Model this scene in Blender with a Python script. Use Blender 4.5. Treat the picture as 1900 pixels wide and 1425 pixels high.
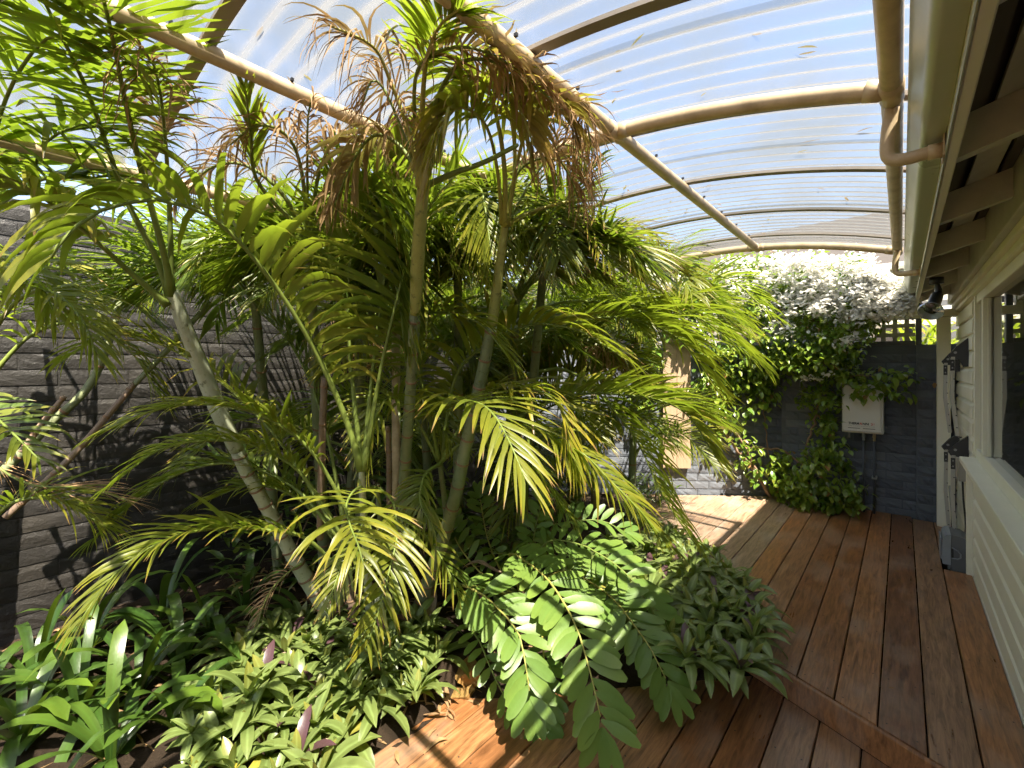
import bpy, bmesh, math, random
import numpy as np
from mathutils import Vector, Matrix

for _o in list(bpy.data.objects):
    bpy.data.objects.remove(_o, do_unlink=True)
SC = bpy.context.scene
COL = SC.collection

# ------------------------------------------------------------------ camera
F = 850.0                       # focal length in pixels of a 1900 px wide frame
YAW = math.atan2(1673 - 950, F)  # the house runs along +Y, camera turned left of it
CAMZ, HOR = 1.4, 680.0
cam = bpy.data.cameras.new('camera')
cam.sensor_width = 36.0
cam.lens = F / 1900 * 36
cam.shift_y = -(712.5 - HOR) / 1900
cam.clip_start, cam.clip_end = 0.02, 3000
cam_o = bpy.data.objects.new('camera', cam)
cam_o.location = (0, 0, CAMZ)
cam_o.rotation_euler = (math.pi / 2, 0, YAW)
COL.objects.link(cam_o)
SC.camera = cam_o

# ------------------------------------------------------------------ sun and sky
SUN_DIR = Vector((0.512, -0.327, 1.0)).normalized()       # towards the sun
elev = math.asin(SUN_DIR.z)
world = bpy.data.worlds.new('World')
SC.world = world
world.use_nodes = True
wn, wl = world.node_tree.nodes, world.node_tree.links
wn.clear()
w_out = wn.new('ShaderNodeOutputWorld')
w_bg = wn.new('ShaderNodeBackground')
w_bg.inputs['Strength'].default_value = 0.11
sky = wn.new('ShaderNodeTexSky')
sky.sky_type = 'NISHITA'
sky.sun_disc = False
sky.sun_elevation = elev
sky.sun_rotation = math.atan2(SUN_DIR.x, SUN_DIR.y)
sky.air_density, sky.dust_density, sky.ozone_density = 1.0, 3.0, 1.0
w_tc = wn.new('ShaderNodeTexCoord')
w_map = wn.new('ShaderNodeMapping')
w_map.inputs['Scale'].default_value = (1.0, 1.0, 2.2)
w_no = wn.new('ShaderNodeTexNoise')
w_no.inputs['Scale'].default_value = 3.2
w_no.inputs['Detail'].default_value = 9
w_no.inputs['Roughness'].default_value = 0.62
w_rp = wn.new('ShaderNodeValToRGB')
w_rp.color_ramp.elements[0].position = 0.26
w_rp.color_ramp.elements[1].position = 0.66
w_mx = wn.new('ShaderNodeMix')
w_mx.data_type = 'RGBA'
w_mx.inputs['B'].default_value = (1.32, 1.45, 1.62, 1)
w_sc = wn.new('ShaderNodeMath')
w_sc.operation = 'MULTIPLY'
w_sc.inputs[1].default_value = 0.95
wl.new(w_tc.outputs['Generated'], w_map.inputs['Vector'])
wl.new(w_map.outputs['Vector'], w_no.inputs['Vector'])
wl.new(w_no.outputs['Fac'], w_rp.inputs['Fac'])
wl.new(w_rp.outputs['Color'], w_sc.inputs[0])
wl.new(w_sc.outputs[0], w_mx.inputs['Factor'])
wl.new(sky.outputs['Color'], w_mx.inputs['A'])
wl.new(w_mx.outputs['Result'], w_bg.inputs['Color'])
wl.new(w_bg.outputs['Background'], w_out.inputs['Surface'])

sun = bpy.data.lights.new('sun', 'SUN')
sun.energy = 4.4
sun.angle = math.radians(0.53)
sun.color = (1.0, 0.91, 0.76)
sun_o = bpy.data.objects.new('sun', sun)
sun_o.rotation_euler = SUN_DIR.to_track_quat('Z', 'Y').to_euler()
sun_o.location = (4, -3, 9)
COL.objects.link(sun_o)

SC.view_settings.view_transform = 'Standard'
SC.view_settings.look = 'None'
SC.view_settings.gamma = 1.0
SC.view_settings.use_curve_mapping = False
SC.view_settings.exposure = 2.42
SC.render.engine = 'CYCLES'
SC.cycles.use_denoising = True
SC.cycles.max_bounces = 7
SC.cycles.diffuse_bounces = 4
SC.cycles.glossy_bounces = 3
SC.cycles.transmission_bounces = 4
SC.cycles.use_adaptive_sampling = True
SC.cycles.adaptive_threshold = 0.03
SC.cycles.transparent_max_bounces = 12
SC.cycles.sample_clamp_indirect = 6.0
SC.cycles.caustics_reflective = False
SC.cycles.caustics_refractive = False

# ------------------------------------------------------------------ helpers
CS, SN = math.cos(YAW), math.sin(YAW)


def P(u, v, d):
    """point seen at pixel (u, v) of the 1900x1425 photograph, d metres along the view axis"""
    lat = (u - 950) / F * d
    return np.array((lat * CS - d * SN, d * CS + lat * SN, CAMZ + (HOR - v) * d / F))


def on_z(u, v, z):
    d = F * (CAMZ - z) / (v - HOR)
    return P(u, v, d)


def roof_z(x):
    return 2.285 - 0.165 * ((x + 1.1) / 1.08) ** 2


def mk(name, verts, faces, mat=None, parent=None, smooth=False, local=False, uvs=None):
    me = bpy.data.meshes.new(name)
    vs = np.asarray(verts, dtype=np.float64)
    if parent is not None and not local:
        vs = vs - np.array(base_of(parent))
    me.from_pydata([tuple(p) for p in vs], [], faces)
    if mat:
        me.materials.append(mat)
    if smooth:
        me.polygons.foreach_set('use_smooth', [True] * len(me.polygons))
    me.update()
    o = bpy.data.objects.new(name, me)
    COL.objects.link(o)
    if parent is not None:
        o.parent = parent
    return o


def base_of(o):
    b = Vector((0, 0, 0))
    while o is not None:
        b += o.location
        o = o.parent
    return b


def thing(name, label, cat, loc=(0, 0, 0), group=None):
    o = bpy.data.objects.new(name, None)
    o.empty_display_size = 0.1
    o.location = tuple(float(c) for c in loc)
    COL.objects.link(o)
    return tag(o, label, cat, group)


def tag(o, label, cat, group=None):
    o['label'] = label
    o['category'] = cat
    if group:
        o['group'] = group
    return o


def struct(o, label=None):
    o['kind'] = 'structure'
    if label:
        o['label'] = label
    return o


def stuff(o):
    o['kind'] = 'stuff'
    return o


class MB:
    def __init__(s):
        s.v, s.f = [], []

    def add(s, vs, fs):
        n = len(s.v)
        s.v.extend([tuple(p) for p in vs])
        s.f.extend([tuple(i + n for i in f) for f in fs])
        return s

    def box(s, a, b, ch=0.0):
        (x0, y0, z0), (x1, y1, z1) = a, b
        x0, x1 = min(x0, x1), max(x0, x1)
        y0, y1 = min(y0, y1), max(y0, y1)
        z0, z1 = min(z0, z1), max(z0, z1)
        if ch <= 0:
            return s.add([(x0, y0, z0), (x1, y0, z0), (x1, y1, z0), (x0, y1, z0),
                          (x0, y0, z1), (x1, y0, z1), (x1, y1, z1), (x0, y1, z1)],
                         [(0, 3, 2, 1), (4, 5, 6, 7), (0, 1, 5, 4), (1, 2, 6, 5), (2, 3, 7, 6), (3, 0, 4, 7)])
        bm = bmesh.new()
        bmesh.ops.create_cube(bm, size=1.0)
        for v in bm.verts:
            v.co = Vector((x0 + (v.co.x + .5) * (x1 - x0), y0 + (v.co.y + .5) * (y1 - y0), z0 + (v.co.z + .5) * (z1 - z0)))
        bmesh.ops.bevel(bm, geom=list(bm.edges), offset=ch, segments=1 if ch < .004 else 2, affect='EDGES', profile=.6)
        bm.verts.index_update()
        s.add([v.co[:] for v in bm.verts], [[v.index for v in f.verts] for f in bm.faces])
        bm.free()
        return s

    def prism(s, prof, axis, a, b, close=True):
        """closed 2D profile swept from a to b along an axis; profile in the two other axes (in order)"""
        n = len(prof)
        vs = []
        for t in (a, b):
            for p, q in prof:
                vs.append({'x': (t, p, q), 'y': (p, t, q), 'z': (p, q, t)}[axis])
        fs = [(i, (i + 1) % n, (i + 1) % n + n, i + n) for i in range(n)]
        if close:
            fs += [tuple(range(n - 1, -1, -1)), tuple(range(n, 2 * n))]
        return s.add(vs, fs)

    def tube(s, path, radii, n=10, cap=True):
        path = [np.array(p, dtype=float) for p in path]
        m = len(path)
        if np.isscalar(radii):
            radii = [radii] * m
        tg = []
        for i in range(m):
            t = path[min(i + 1, m - 1)] - path[max(i - 1, 0)]
            tg.append(t / (np.linalg.norm(t) + 1e-12))
        a = np.array((0, 0, 1.)) if abs(tg[0][2]) < .9 else np.array((1., 0, 0))
        nrm = a - tg[0] * a.dot(tg[0])
        nrm /= np.linalg.norm(nrm)
        vs = []
        for i in range(m):
            nrm = nrm - tg[i] * nrm.dot(tg[i])
            nrm /= np.linalg.norm(nrm) + 1e-12
            bn = np.cross(tg[i], nrm)
            for k in range(n):
                an = 2 * math.pi * k / n
                vs.append(path[i] + radii[i] * (math.cos(an) * nrm + math.sin(an) * bn))
        fs = [(i * n + k, i * n + (k + 1) % n, (i + 1) * n + (k + 1) % n, (i + 1) * n + k)
              for i in range(m - 1) for k in range(n)]
        if cap:
            fs += [tuple(range(n - 1, -1, -1)), tuple(range((m - 1) * n, m * n))]
        return s.add(vs, fs)

    def build(s, name, mat, parent=None, smooth=False, local=False):
        o = mk(name, s.v, s.f, mat, parent, smooth, local)
        return o


def auto_smooth(o, ang=35):
    me = o.data
    me.polygons.foreach_set('use_smooth', [True] * len(me.polygons))
    bm = bmesh.new()
    bm.from_mesh(me)
    for e in bm.edges:
        if len(e.link_faces) == 2 and e.calc_face_angle(0) > math.radians(ang):
            e.smooth = False
    bm.to_mesh(me)
    bm.free()
    return o


def spline(pts, n):
    """Catmull-Rom through pts, n samples, roughly even"""
    pts = [np.array(p, dtype=float) for p in pts]
    if len(pts) == 2:
        return np.array([pts[0] + (pts[1] - pts[0]) * t for t in np.linspace(0, 1, n)])
    q = [2 * pts[0] - pts[1]] + pts + [2 * pts[-1] - pts[-2]]
    out = []
    for i in range(1, len(q) - 2):
        for t in np.linspace(0, 1, 14, endpoint=False):
            a, b, c, d = q[i - 1], q[i], q[i + 1], q[i + 2]
            out.append(.5 * (2 * b + (c - a) * t + (2 * a - 5 * b + 4 * c - d) * t * t + (3 * b - a - 3 * c + d) * t ** 3))
    out.append(pts[-1])
    out = np.array(out)
    L = np.concatenate(([0], np.cumsum(np.linalg.norm(np.diff(out, axis=0), axis=1))))
    tt = np.linspace(0, L[-1], n)
    return np.stack([np.interp(tt, L, out[:, k]) for k in range(3)], axis=1)


# ------------------------------------------------------------------ materials
def new_mat(name):
    m = bpy.data.materials.new(name)
    m.use_nodes = True
    nt = m.node_tree
    nt.nodes.clear()
    out = nt.nodes.new('ShaderNodeOutputMaterial')
    return m, nt, out


def nd(nt, typ, **kw):
    n = nt.nodes.new('ShaderNode' + typ)
    for k, v in kw.items():
        if k.startswith('i_'):
            key = k[2:].replace('_', ' ')
            n.inputs[key].default_value = v
        else:
            setattr(n, k, v)
    return n


def ramp(nt, stops):
    r = nt.nodes.new('ShaderNodeValToRGB')
    el = r.color_ramp.elements
    while len(el) < len(stops):
        el.new(0.5)
    for e, (p, c) in zip(el, stops):
        e.position = p
        e.color = (c, c, c, 1) if np.isscalar(c) else tuple(c) + (1,)
    return r


def mixc(nt, fac, a, b, mode='MIX'):
    m = nt.nodes.new('ShaderNodeMix')
    m.data_type = 'RGBA'
    m.blend_type = mode
    for key, val in (('Factor', fac), ('A', a), ('B', b)):
        if hasattr(val, 'is_output'):
            nt.links.new(val, m.inputs[key])
        elif key == 'Factor':
            m.inputs[key].default_value = val
        else:
            m.inputs[key].default_value = tuple(val) + (1,)
    return m.outputs['Result']


def math_n(nt, op, a, b=None, clamp=False):
    m = nt.nodes.new('ShaderNodeMath')
    m.operation = op
    m.use_clamp = clamp
    for i, val in enumerate((a, b)):
        if val is None:
            continue
        if hasattr(val, 'is_output'):
            nt.links.new(val, m.inputs[i])
        else:
            m.inputs[i].default_value = val
    return m.outputs[0]


def noise(nt, scale, detail=4, rough=.55, coord='Object', stretch=None):
    tc = nt.nodes.new('ShaderNodeTexCoord')
    src = tc.outputs[coord]
    if coord == 'World':
        pass
    if stretch:
        mp = nt.nodes.new('ShaderNodeMapping')
        mp.inputs['Scale'].default_value = stretch
        nt.links.new(src, mp.inputs['Vector'])
        src = mp.outputs['Vector']
    n = nt.nodes.new('ShaderNodeTexNoise')
    n.inputs['Scale'].default_value = scale
    n.inputs['Detail'].default_value = detail
    n.inputs['Roughness'].default_value = rough
    nt.links.new(src, n.inputs['Vector'])
    return n.outputs['Fac']


def gnoise(nt, scale, detail=4, rough=.55, stretch=None):
    """noise in world position"""
    g = nt.nodes.new('ShaderNodeNewGeometry')
    src = g.outputs['Position']
    if stretch:
        mp = nt.nodes.new('ShaderNodeMapping')
        mp.inputs['Scale'].default_value = stretch
        nt.links.new(src, mp.inputs['Vector'])
        src = mp.outputs['Vector']
    n = nt.nodes.new('ShaderNodeTexNoise')
    n.inputs['Scale'].default_value = scale
    n.inputs['Detail'].default_value = detail
    n.inputs['Roughness'].default_value = rough
    nt.links.new(src, n.inputs['Vector'])
    return n.outputs['Fac']


def bump(nt, h, strength=.3, dist=.01):
    b = nt.nodes.new('ShaderNodeBump')
    b.inputs['Strength'].default_value = strength
    b.inputs['Distance'].default_value = dist
    nt.links.new(h, b.inputs['Height'])
    return b.outputs['Normal']


def principled(nt, out, color, rough=.5, spec=.5, metal=0., normal=None, coat=0.):
    b = nt.nodes.new('ShaderNodeBsdfPrincipled')
    for key, val in (('Base Color', color), ('Roughness', rough), ('Metallic', metal), ('Specular IOR Level', spec), ('Coat Weight', coat)):
        if hasattr(val, 'is_output'):
            nt.links.new(val, b.inputs[key])
        elif key == 'Base Color':
            b.inputs[key].default_value = tuple(val) + (1,)
        else:
            b.inputs[key].default_value = val
    if normal is not None:
        nt.links.new(normal, b.inputs['Normal'])
    if out is not None:
        nt.links.new(b.outputs[0], out.inputs['Surface'])
    return b


def paint(name, col, rough=.45, dirt=.25, dirt_col=(.12, .11, .08), bump_s=.08, scale=6., spec=.5, fine=60.):
    m, nt, out = new_mat(name)
    a = gnoise(nt, scale, 6, .65)
    r = ramp(nt, [(.42, 0.), (.78, 1.)])
    nt.links.new(a, r.inputs['Fac'])
    f = math_n(nt, 'MULTIPLY', r.outputs['Color'], dirt)
    c = mixc(nt, f, col, dirt_col)
    b2 = gnoise(nt, fine, 3)
    c = mixc(nt, math_n(nt, 'MULTIPLY', b2, .16), c, tuple(x * .6 for x in col))
    rr = math_n(nt, 'ADD', math_n(nt, 'MULTIPLY', a, .25), rough - .12)
    principled(nt, out, c, rr, spec, normal=bump(nt, b2, bump_s, .004))
    return m


def leaf_mat(name, dark, light, yellow=(.46, .34, .03), brown=(.24, .12, .05), tr=.35, rough=.38, rib=0., rib_col=(.35, .5, .15), tip=.93, purple=None, spec=.5):
    """attribute tint: R yellowing, G position along the leaf, B dryness, A distance from the midrib"""
    m, nt, out = new_mat(name)
    at = nd(nt, 'Attribute', attribute_name='tint')
    sp = nt.nodes.new('ShaderNodeSeparateColor')
    nt.links.new(at.outputs['Color'], sp.inputs['Color'])
    R, G, B, A = sp.outputs[0], sp.outputs[1], sp.outputs[2], at.outputs['Alpha']
    n = gnoise(nt, 9., 3)
    c = mixc(nt, n, dark, light)
    n2 = gnoise(nt, 140., 2, stretch=(1, 1, .2))
    c = mixc(nt, math_n(nt, 'MULTIPLY', n2, .35), c, tuple(x * .55 for x in dark))
    if rib > 0:
        rr = ramp(nt, [(0.05, 1.), (.30, 0.)])
        nt.links.new(A, rr.inputs['Fac'])
        c = mixc(nt, math_n(nt, 'MULTIPLY', rr.outputs['Color'], rib), c, rib_col)
    # yellow tips and yellow leaves
    yt = math_n(nt, 'MULTIPLY', R, math_n(nt, 'ADD', math_n(nt, 'MULTIPLY', math_n(nt, 'POWER', G, 2.), .75), .35), True)
    c = mixc(nt, yt, c, yellow)
    if purple:
        c = mixc(nt, B, c, purple)
    else:
        tp = ramp(nt, [(tip - .05, 0.), (min(tip + .03, 1.), 1.)])
        nt.links.new(math_n(nt, 'ADD', G, math_n(nt, 'MULTIPLY', math_n(nt, 'SUBTRACT', R, .25), .18)), tp.inputs['Fac'])
        c = mixc(nt, math_n(nt, 'MULTIPLY', tp.outputs['Color'], .85), c, brown)
        c = mixc(nt, B, c, mixc(nt, gnoise(nt, 30., 3), tuple(x * .6 for x in brown), tuple(min(1, x * 2.2) for x in brown)))
    nb = bump(nt, n2, .12, .003)
    b = principled(nt, None, c, rough, spec, normal=nb)
    t = nt.nodes.new('ShaderNodeBsdfTranslucent')
    tc = mixc(nt, .55, c, (.55, .75, .10), 'MIX')
    tcc = mixc(nt, B, mixc(nt, 1.0, tc, (.95, 1.0, .5), 'MULTIPLY'), c)
    nt.links.new(tcc, t.inputs['Color'])
    ms = nt.nodes.new('ShaderNodeMixShader')
    ms.inputs[0].default_value = tr
    nt.links.new(b.outputs[0], ms.inputs[1])
    nt.links.new(t.outputs[0], ms.inputs[2])
    nt.links.new(ms.outputs[0], out.inputs['Surface'])
    return m


M = {}
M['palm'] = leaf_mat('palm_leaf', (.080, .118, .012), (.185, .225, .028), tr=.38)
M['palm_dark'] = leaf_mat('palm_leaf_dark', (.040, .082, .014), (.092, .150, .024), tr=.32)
M['dry'] = leaf_mat('dry_leaf', (.23, .145, .07), (.42, .29, .15), brown=(.27, .165, .085), tr=.25, rough=.7, spec=.2)
M['zamia'] = leaf_mat('cycad_leaf', (.090, .165, .030), (.150, .235, .050), tr=.18, rough=.36, yellow=(.32, .38, .06), tip=1.3, rib=.25, rib_col=(.12, .22, .05), spec=.32)
M['strap'] = leaf_mat('strap_leaf', (.020, .048, .009), (.055, .110, .018), tr=.12, rough=.32, yellow=(.25, .36, .03), tip=1.2, rib=.3, rib_col=(.05, .13, .02))
M['rosette'] = leaf_mat('rosette_leaf', (.085, .135, .034), (.190, .245, .080), tr=.2, rough=.36, rib=.55, rib_col=(.24, .34, .11), purple=(.085, .028, .050), tip=1.3)
M['vine_leaf'] = leaf_mat('vine_leaf', (.055, .125, .016), (.125, .225, .032), tr=.32, rough=.30, tip=1.3)
M['broad'] = leaf_mat('broad_leaf', (.020, .070, .014), (.050, .120, .024), tr=.25, rough=.30, tip=1.3)


def flower_mat():
    m, nt, out = new_mat('white_petal')
    c = mixc(nt, gnoise(nt, 25., 3), (.72, .70, .60), (.90, .89, .86))
    b = principled(nt, None, c, .6, .3)
    t = nt.nodes.new('ShaderNodeBsdfTranslucent')
    nt.links.new(c, t.inputs['Color'])
    ms = nt.nodes.new('ShaderNodeMixShader')
    ms.inputs[0].default_value = .5
    nt.links.new(b.outputs[0], ms.inputs[1])
    nt.links.new(t.outputs[0], ms.inputs[2])
    nt.links.new(ms.outputs[0], out.inputs['Surface'])
    return m


M['petal'] = flower_mat()


def trunk_mat(name, a, b, ring=(.16, .10, .06), spot=(.05, .07, .02), yel=None):
    m, nt, out = new_mat(name)
    n = gnoise(nt, 14., 6, .7)
    c = mixc(nt, n, a, b)
    r = ramp(nt, [(.56, 0.), (.68, 1.)])
    nt.links.new(gnoise(nt, 38., 5, .7), r.inputs['Fac'])
    c = mixc(nt, math_n(nt, 'MULTIPLY', r.outputs['Color'], .8), c, spot)
    n3 = gnoise(nt, 90., 3, stretch=(1, 1, .15))
    c = mixc(nt, math_n(nt, 'MULTIPLY', n3, .3), c, ring)
    principled(nt, out, c, .5, .35, normal=bump(nt, n3, .15, .004))
    return m


M['trunk_pale'] = trunk_mat('palm_trunk_pale', (.34, .38, .22), (.54, .55, .42))
M['trunk_green'] = trunk_mat('palm_trunk_green', (.13, .18, .07), (.26, .29, .17))
M['trunk_yellow'] = trunk_mat('palm_trunk_yellow', (.26, .27, .05), (.40, .40, .12))
M['trunk_brown'] = trunk_mat('palm_trunk_brown', (.17, .11, .07), (.30, .22, .16), spot=(.10, .06, .04))
M['ring'] = paint('trunk_scar', (.24, .14, .075), .7, .4, (.12, .07, .04))
M['petiole'] = trunk_mat('palm_petiole', (.12, .17, .03), (.22, .26, .05), ring=(.10, .13, .03), spot=(.10, .12, .02))
M['petiole_y'] = trunk_mat('palm_petiole_yellow', (.30, .30, .06), (.42, .38, .10), ring=(.22, .2, .05), spot=(.2, .18, .04))
M['stem'] = paint('woody_stem', (.24, .15, .09), .75, .5, (.10, .06, .04), .3, 12)


def wood_mat(name, stops, worn, worn_col):
    m, nt, out = new_mat(name)
    oi = nt.nodes.new('ShaderNodeObjectInfo')
    rnd = oi.outputs['Random']
    g = nt.nodes.new('ShaderNodeNewGeometry')
    # each board reads the grain at its own offset
    cmb = nt.nodes.new('ShaderNodeCombineXYZ')
    nt.links.new(math_n(nt, 'MULTIPLY', rnd, 37.), cmb.inputs['Y'])
    nt.links.new(math_n(nt, 'MULTIPLY', rnd, 91.), cmb.inputs['Z'])
    va = nt.nodes.new('ShaderNodeVectorMath')
    nt.links.new(g.outputs['Position'], va.inputs[0])
    nt.links.new(cmb.outputs[0], va.inputs[1])

    def nz(scale, st, det=5, ro=.6, dist=0.):
        mp = nt.nodes.new('ShaderNodeMapping')
        mp.inputs['Scale'].default_value = st
        nt.links.new(va.outputs[0], mp.inputs['Vector'])
        n = nt.nodes.new('ShaderNodeTexNoise')
        n.inputs['Scale'].default_value = scale
        n.inputs['Detail'].default_value = det
        n.inputs['Roughness'].default_value = ro
        n.inputs['Distortion'].default_value = dist
        nt.links.new(mp.outputs['Vector'], n.inputs['Vector'])
        return n.outputs['Fac']
    grain = nz(16., (4., .35, 1.), 6, .65, .6)
    fine = nz(90., (4., .12, 1.), 3)
    patch = nz(2.6, (1.4, .8, 1.), 5, .6)
    base = ramp(nt, stops)
    nt.links.new(rnd, base.inputs['Fac'])
    r1 = ramp(nt, [(.32, 0.), (.72, 1.)])
    nt.links.new(grain, r1.inputs['Fac'])
    c = mixc(nt, r1.outputs['Color'], mixc(nt, 1., base.outputs['Color'], (.42, .37, .33), 'MULTIPLY'), mixc(nt, 1., base.outputs['Color'], (1.45, 1.35, 1.25), 'MULTIPLY'))
    c = mixc(nt, math_n(nt, 'MULTIPLY', fine, .35), c, (.045, .018, .010))
    # weathered, oil worn off
    r2 = ramp(nt, [(.50, 0.), (.70, 1.)])
    nt.links.new(patch, r2.inputs['Fac'])
    c = mixc(nt, math_n(nt, 'MULTIPLY', r2.outputs['Color'], worn), c, worn_col)
    rr = math_n(nt, 'ADD', math_n(nt, 'MULTIPLY', patch, .34), .12)
    rr = math_n(nt, 'ADD', rr, math_n(nt, 'MULTIPLY', grain, .10))
    h = math_n(nt, 'ADD', grain, math_n(nt, 'MULTIPLY', fine, .5))
    principled(nt, out, c, rr, .5, normal=bump(nt, h, .22, .004))
    return m


M['deck'] = wood_mat('deck_timber', [(0., (.22, .105, .050)), (.35, (.34, .155, .060)), (.65, (.40, .200, .085)), (1., (.32, .195, .115))], .5, (.34, .25, .185))
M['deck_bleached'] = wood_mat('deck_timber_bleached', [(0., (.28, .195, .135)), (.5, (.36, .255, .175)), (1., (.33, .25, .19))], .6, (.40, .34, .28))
M['deck_dark'] = paint('deck_substructure', (.030, .018, .012), .8, .2)
M['screw'] = paint('screw_head', (.03, .028, .026), .5, .1)


def brick_mat(name, a, b, dust=(.14, .12, .09), dust_amt=.25, bs=.5):
    m, nt, out = new_mat(name)
    n = gnoise(nt, 5., 5, .6)
    c = mixc(nt, n, a, b)
    f = gnoise(nt, 55., 5, .7)
    r = ramp(nt, [(.5, 0.), (.75, 1.)])
    nt.links.new(gnoise(nt, 2.2, 6, .7), r.inputs['Fac'])
    c = mixc(nt, math_n(nt, 'MULTIPLY', r.outputs['Color'], dust_amt), c, dust)
    c = mixc(nt, math_n(nt, 'MULTIPLY', f, .25), c, tuple(x * .5 for x in a))
    oi = nt.nodes.new('ShaderNodeObjectInfo')
    c = mixc(nt, oi.outputs['Random'], mixc(nt, 1., c, (.72, .72, .74), 'MULTIPLY'), mixc(nt, 1., c, (1.25, 1.22, 1.18), 'MULTIPLY'))
    principled(nt, out, c, math_n(nt, 'ADD', math_n(nt, 'MULTIPLY', f, .25), .38), .45, normal=bump(nt, f, bs, .006))
    return m


M['brick_black'] = brick_mat('painted_brick_charcoal', (.012, .011, .010), (.023, .021, .019), dust=(.08, .068, .05), dust_amt=.16, bs=.8)
M['brick_blue'] = brick_mat('painted_brick_slate', (.082, .095, .118), (.118, .132, .158), dust=(.19, .19, .19), dust_amt=.18)
M['brick_pale'] = brick_mat('pale_render', (.065, .054, .046), (.09, .075, .063), dust=(.06, .05, .04), dust_amt=.2)
M['white'] = paint('white_paint', (.80, .77, .63), .42, .14, (.56, .51, .37))
M['white_shed'] = paint('grey_paint', (.52, .51, .44), .45, .25, (.2, .18, .13))
M['gutter'] = paint('green_grey_gutter_paint', (.40, .43, .32), .30, .35, (.42, .35, .24), .05, 3.)
M['cream_pipe'] = paint('cream_pipe_paint', (.62, .48, .30), .42, .7, (.26, .17, .085), .08, 14.)
M['batten'] = paint('weathered_batten', (.30, .265, .23), .6, .5, (.10, .08, .07), .15)
M['soffit'] = paint('soffit_grey', (.60, .58, .47), .6, .35, (.12, .11, .09))
M['dark'] = paint('dark_timber', (.09, .075, .06), .8, .4, (.10, .07, .05))
M['black'] = paint('black_plastic', (.018, .018, .020), .38, .15, (.05, .05, .05), .05)
M['beige_metal'] = paint('beige_metal', (.42, .40, .35), .4, .2, (.25, .22, .17), .05)
M['steel'] = paint('grey_steel', (.30, .30, .30), .35, .2, (.15, .14, .12), .05)
M['copper'] = paint('brass_fitting', (.34, .26, .12), .35, .3, (.15, .1, .05))
M['pipe_dark'] = paint('dark_painted_pipe', (.055, .062, .075), .45, .2)
M['heater'] = paint('heater_enamel', (.60, .58, .52), .38, .08, (.4, .37, .3), .02)
M['heater_seam'] = paint('heater_seam', (.24, .23, .21), .5, .1)
M['ink'] = paint('print_black', (.03, .03, .03), .5, 0.)
M['ink_red'] = paint('print_red', (.50, .045, .03), .5, 0.)
M['ink_grey'] = paint('print_grey', (.30, .29, .27), .5, 0.)
M['case'] = paint('grey_plastic_case', (.26, .28, .31), .42, .2, (.10, .10, .10), .08)
M['case_dark'] = paint('dark_plastic_case', (.12, .125, .135), .45, .2)
M['plank'] = None
M['lattice'] = paint('lattice_paint', (.40, .37, .31), .55, .35, (.22, .19, .14))
M['lattice_frame'] = paint('dark_frame_paint', (.07, .072, .08), .5, .2)
M['roof_tile'] = paint('neighbour_roof', (.060, .050, .043), .8, .4, (.04, .034, .03), .3, 4.)
M['clad'] = paint('grey_cladding', (.16, .16, .16), .5, .2, (.18, .17, .15))
M['soil'] = None


def plank_mat():
    m, nt, out = new_mat('pale_timber_plank')
    n = gnoise(nt, 20., 6, .65, (1.6, 1.6, .12))
    f = gnoise(nt, 70., 3, .6, (2., 2., .06))
    c = mixc(nt, n, (.26, .185, .115), (.38, .29, .195))
    c = mixc(nt, math_n(nt, 'MULTIPLY', f, .35), c, (.22, .13, .07))
    principled(nt, out, c, .62, .3, normal=bump(nt, f, .2, .003))
    return m


M['plank'] = plank_mat()


def soil_mat():
    m, nt, out = new_mat('soil')
    n = gnoise(nt, 30., 8, .75)
    b = gnoise(nt, 4., 4)
    c = mixc(nt, n, (.018, .012, .008), (.075, .048, .030))
    c = mixc(nt, math_n(nt, 'MULTIPLY', b, .4), c, (.06, .045, .03))
    principled(nt, out, c, .95, .15, normal=bump(nt, n, 1., .03))
    return m


M['soil'] = soil_mat()


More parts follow.
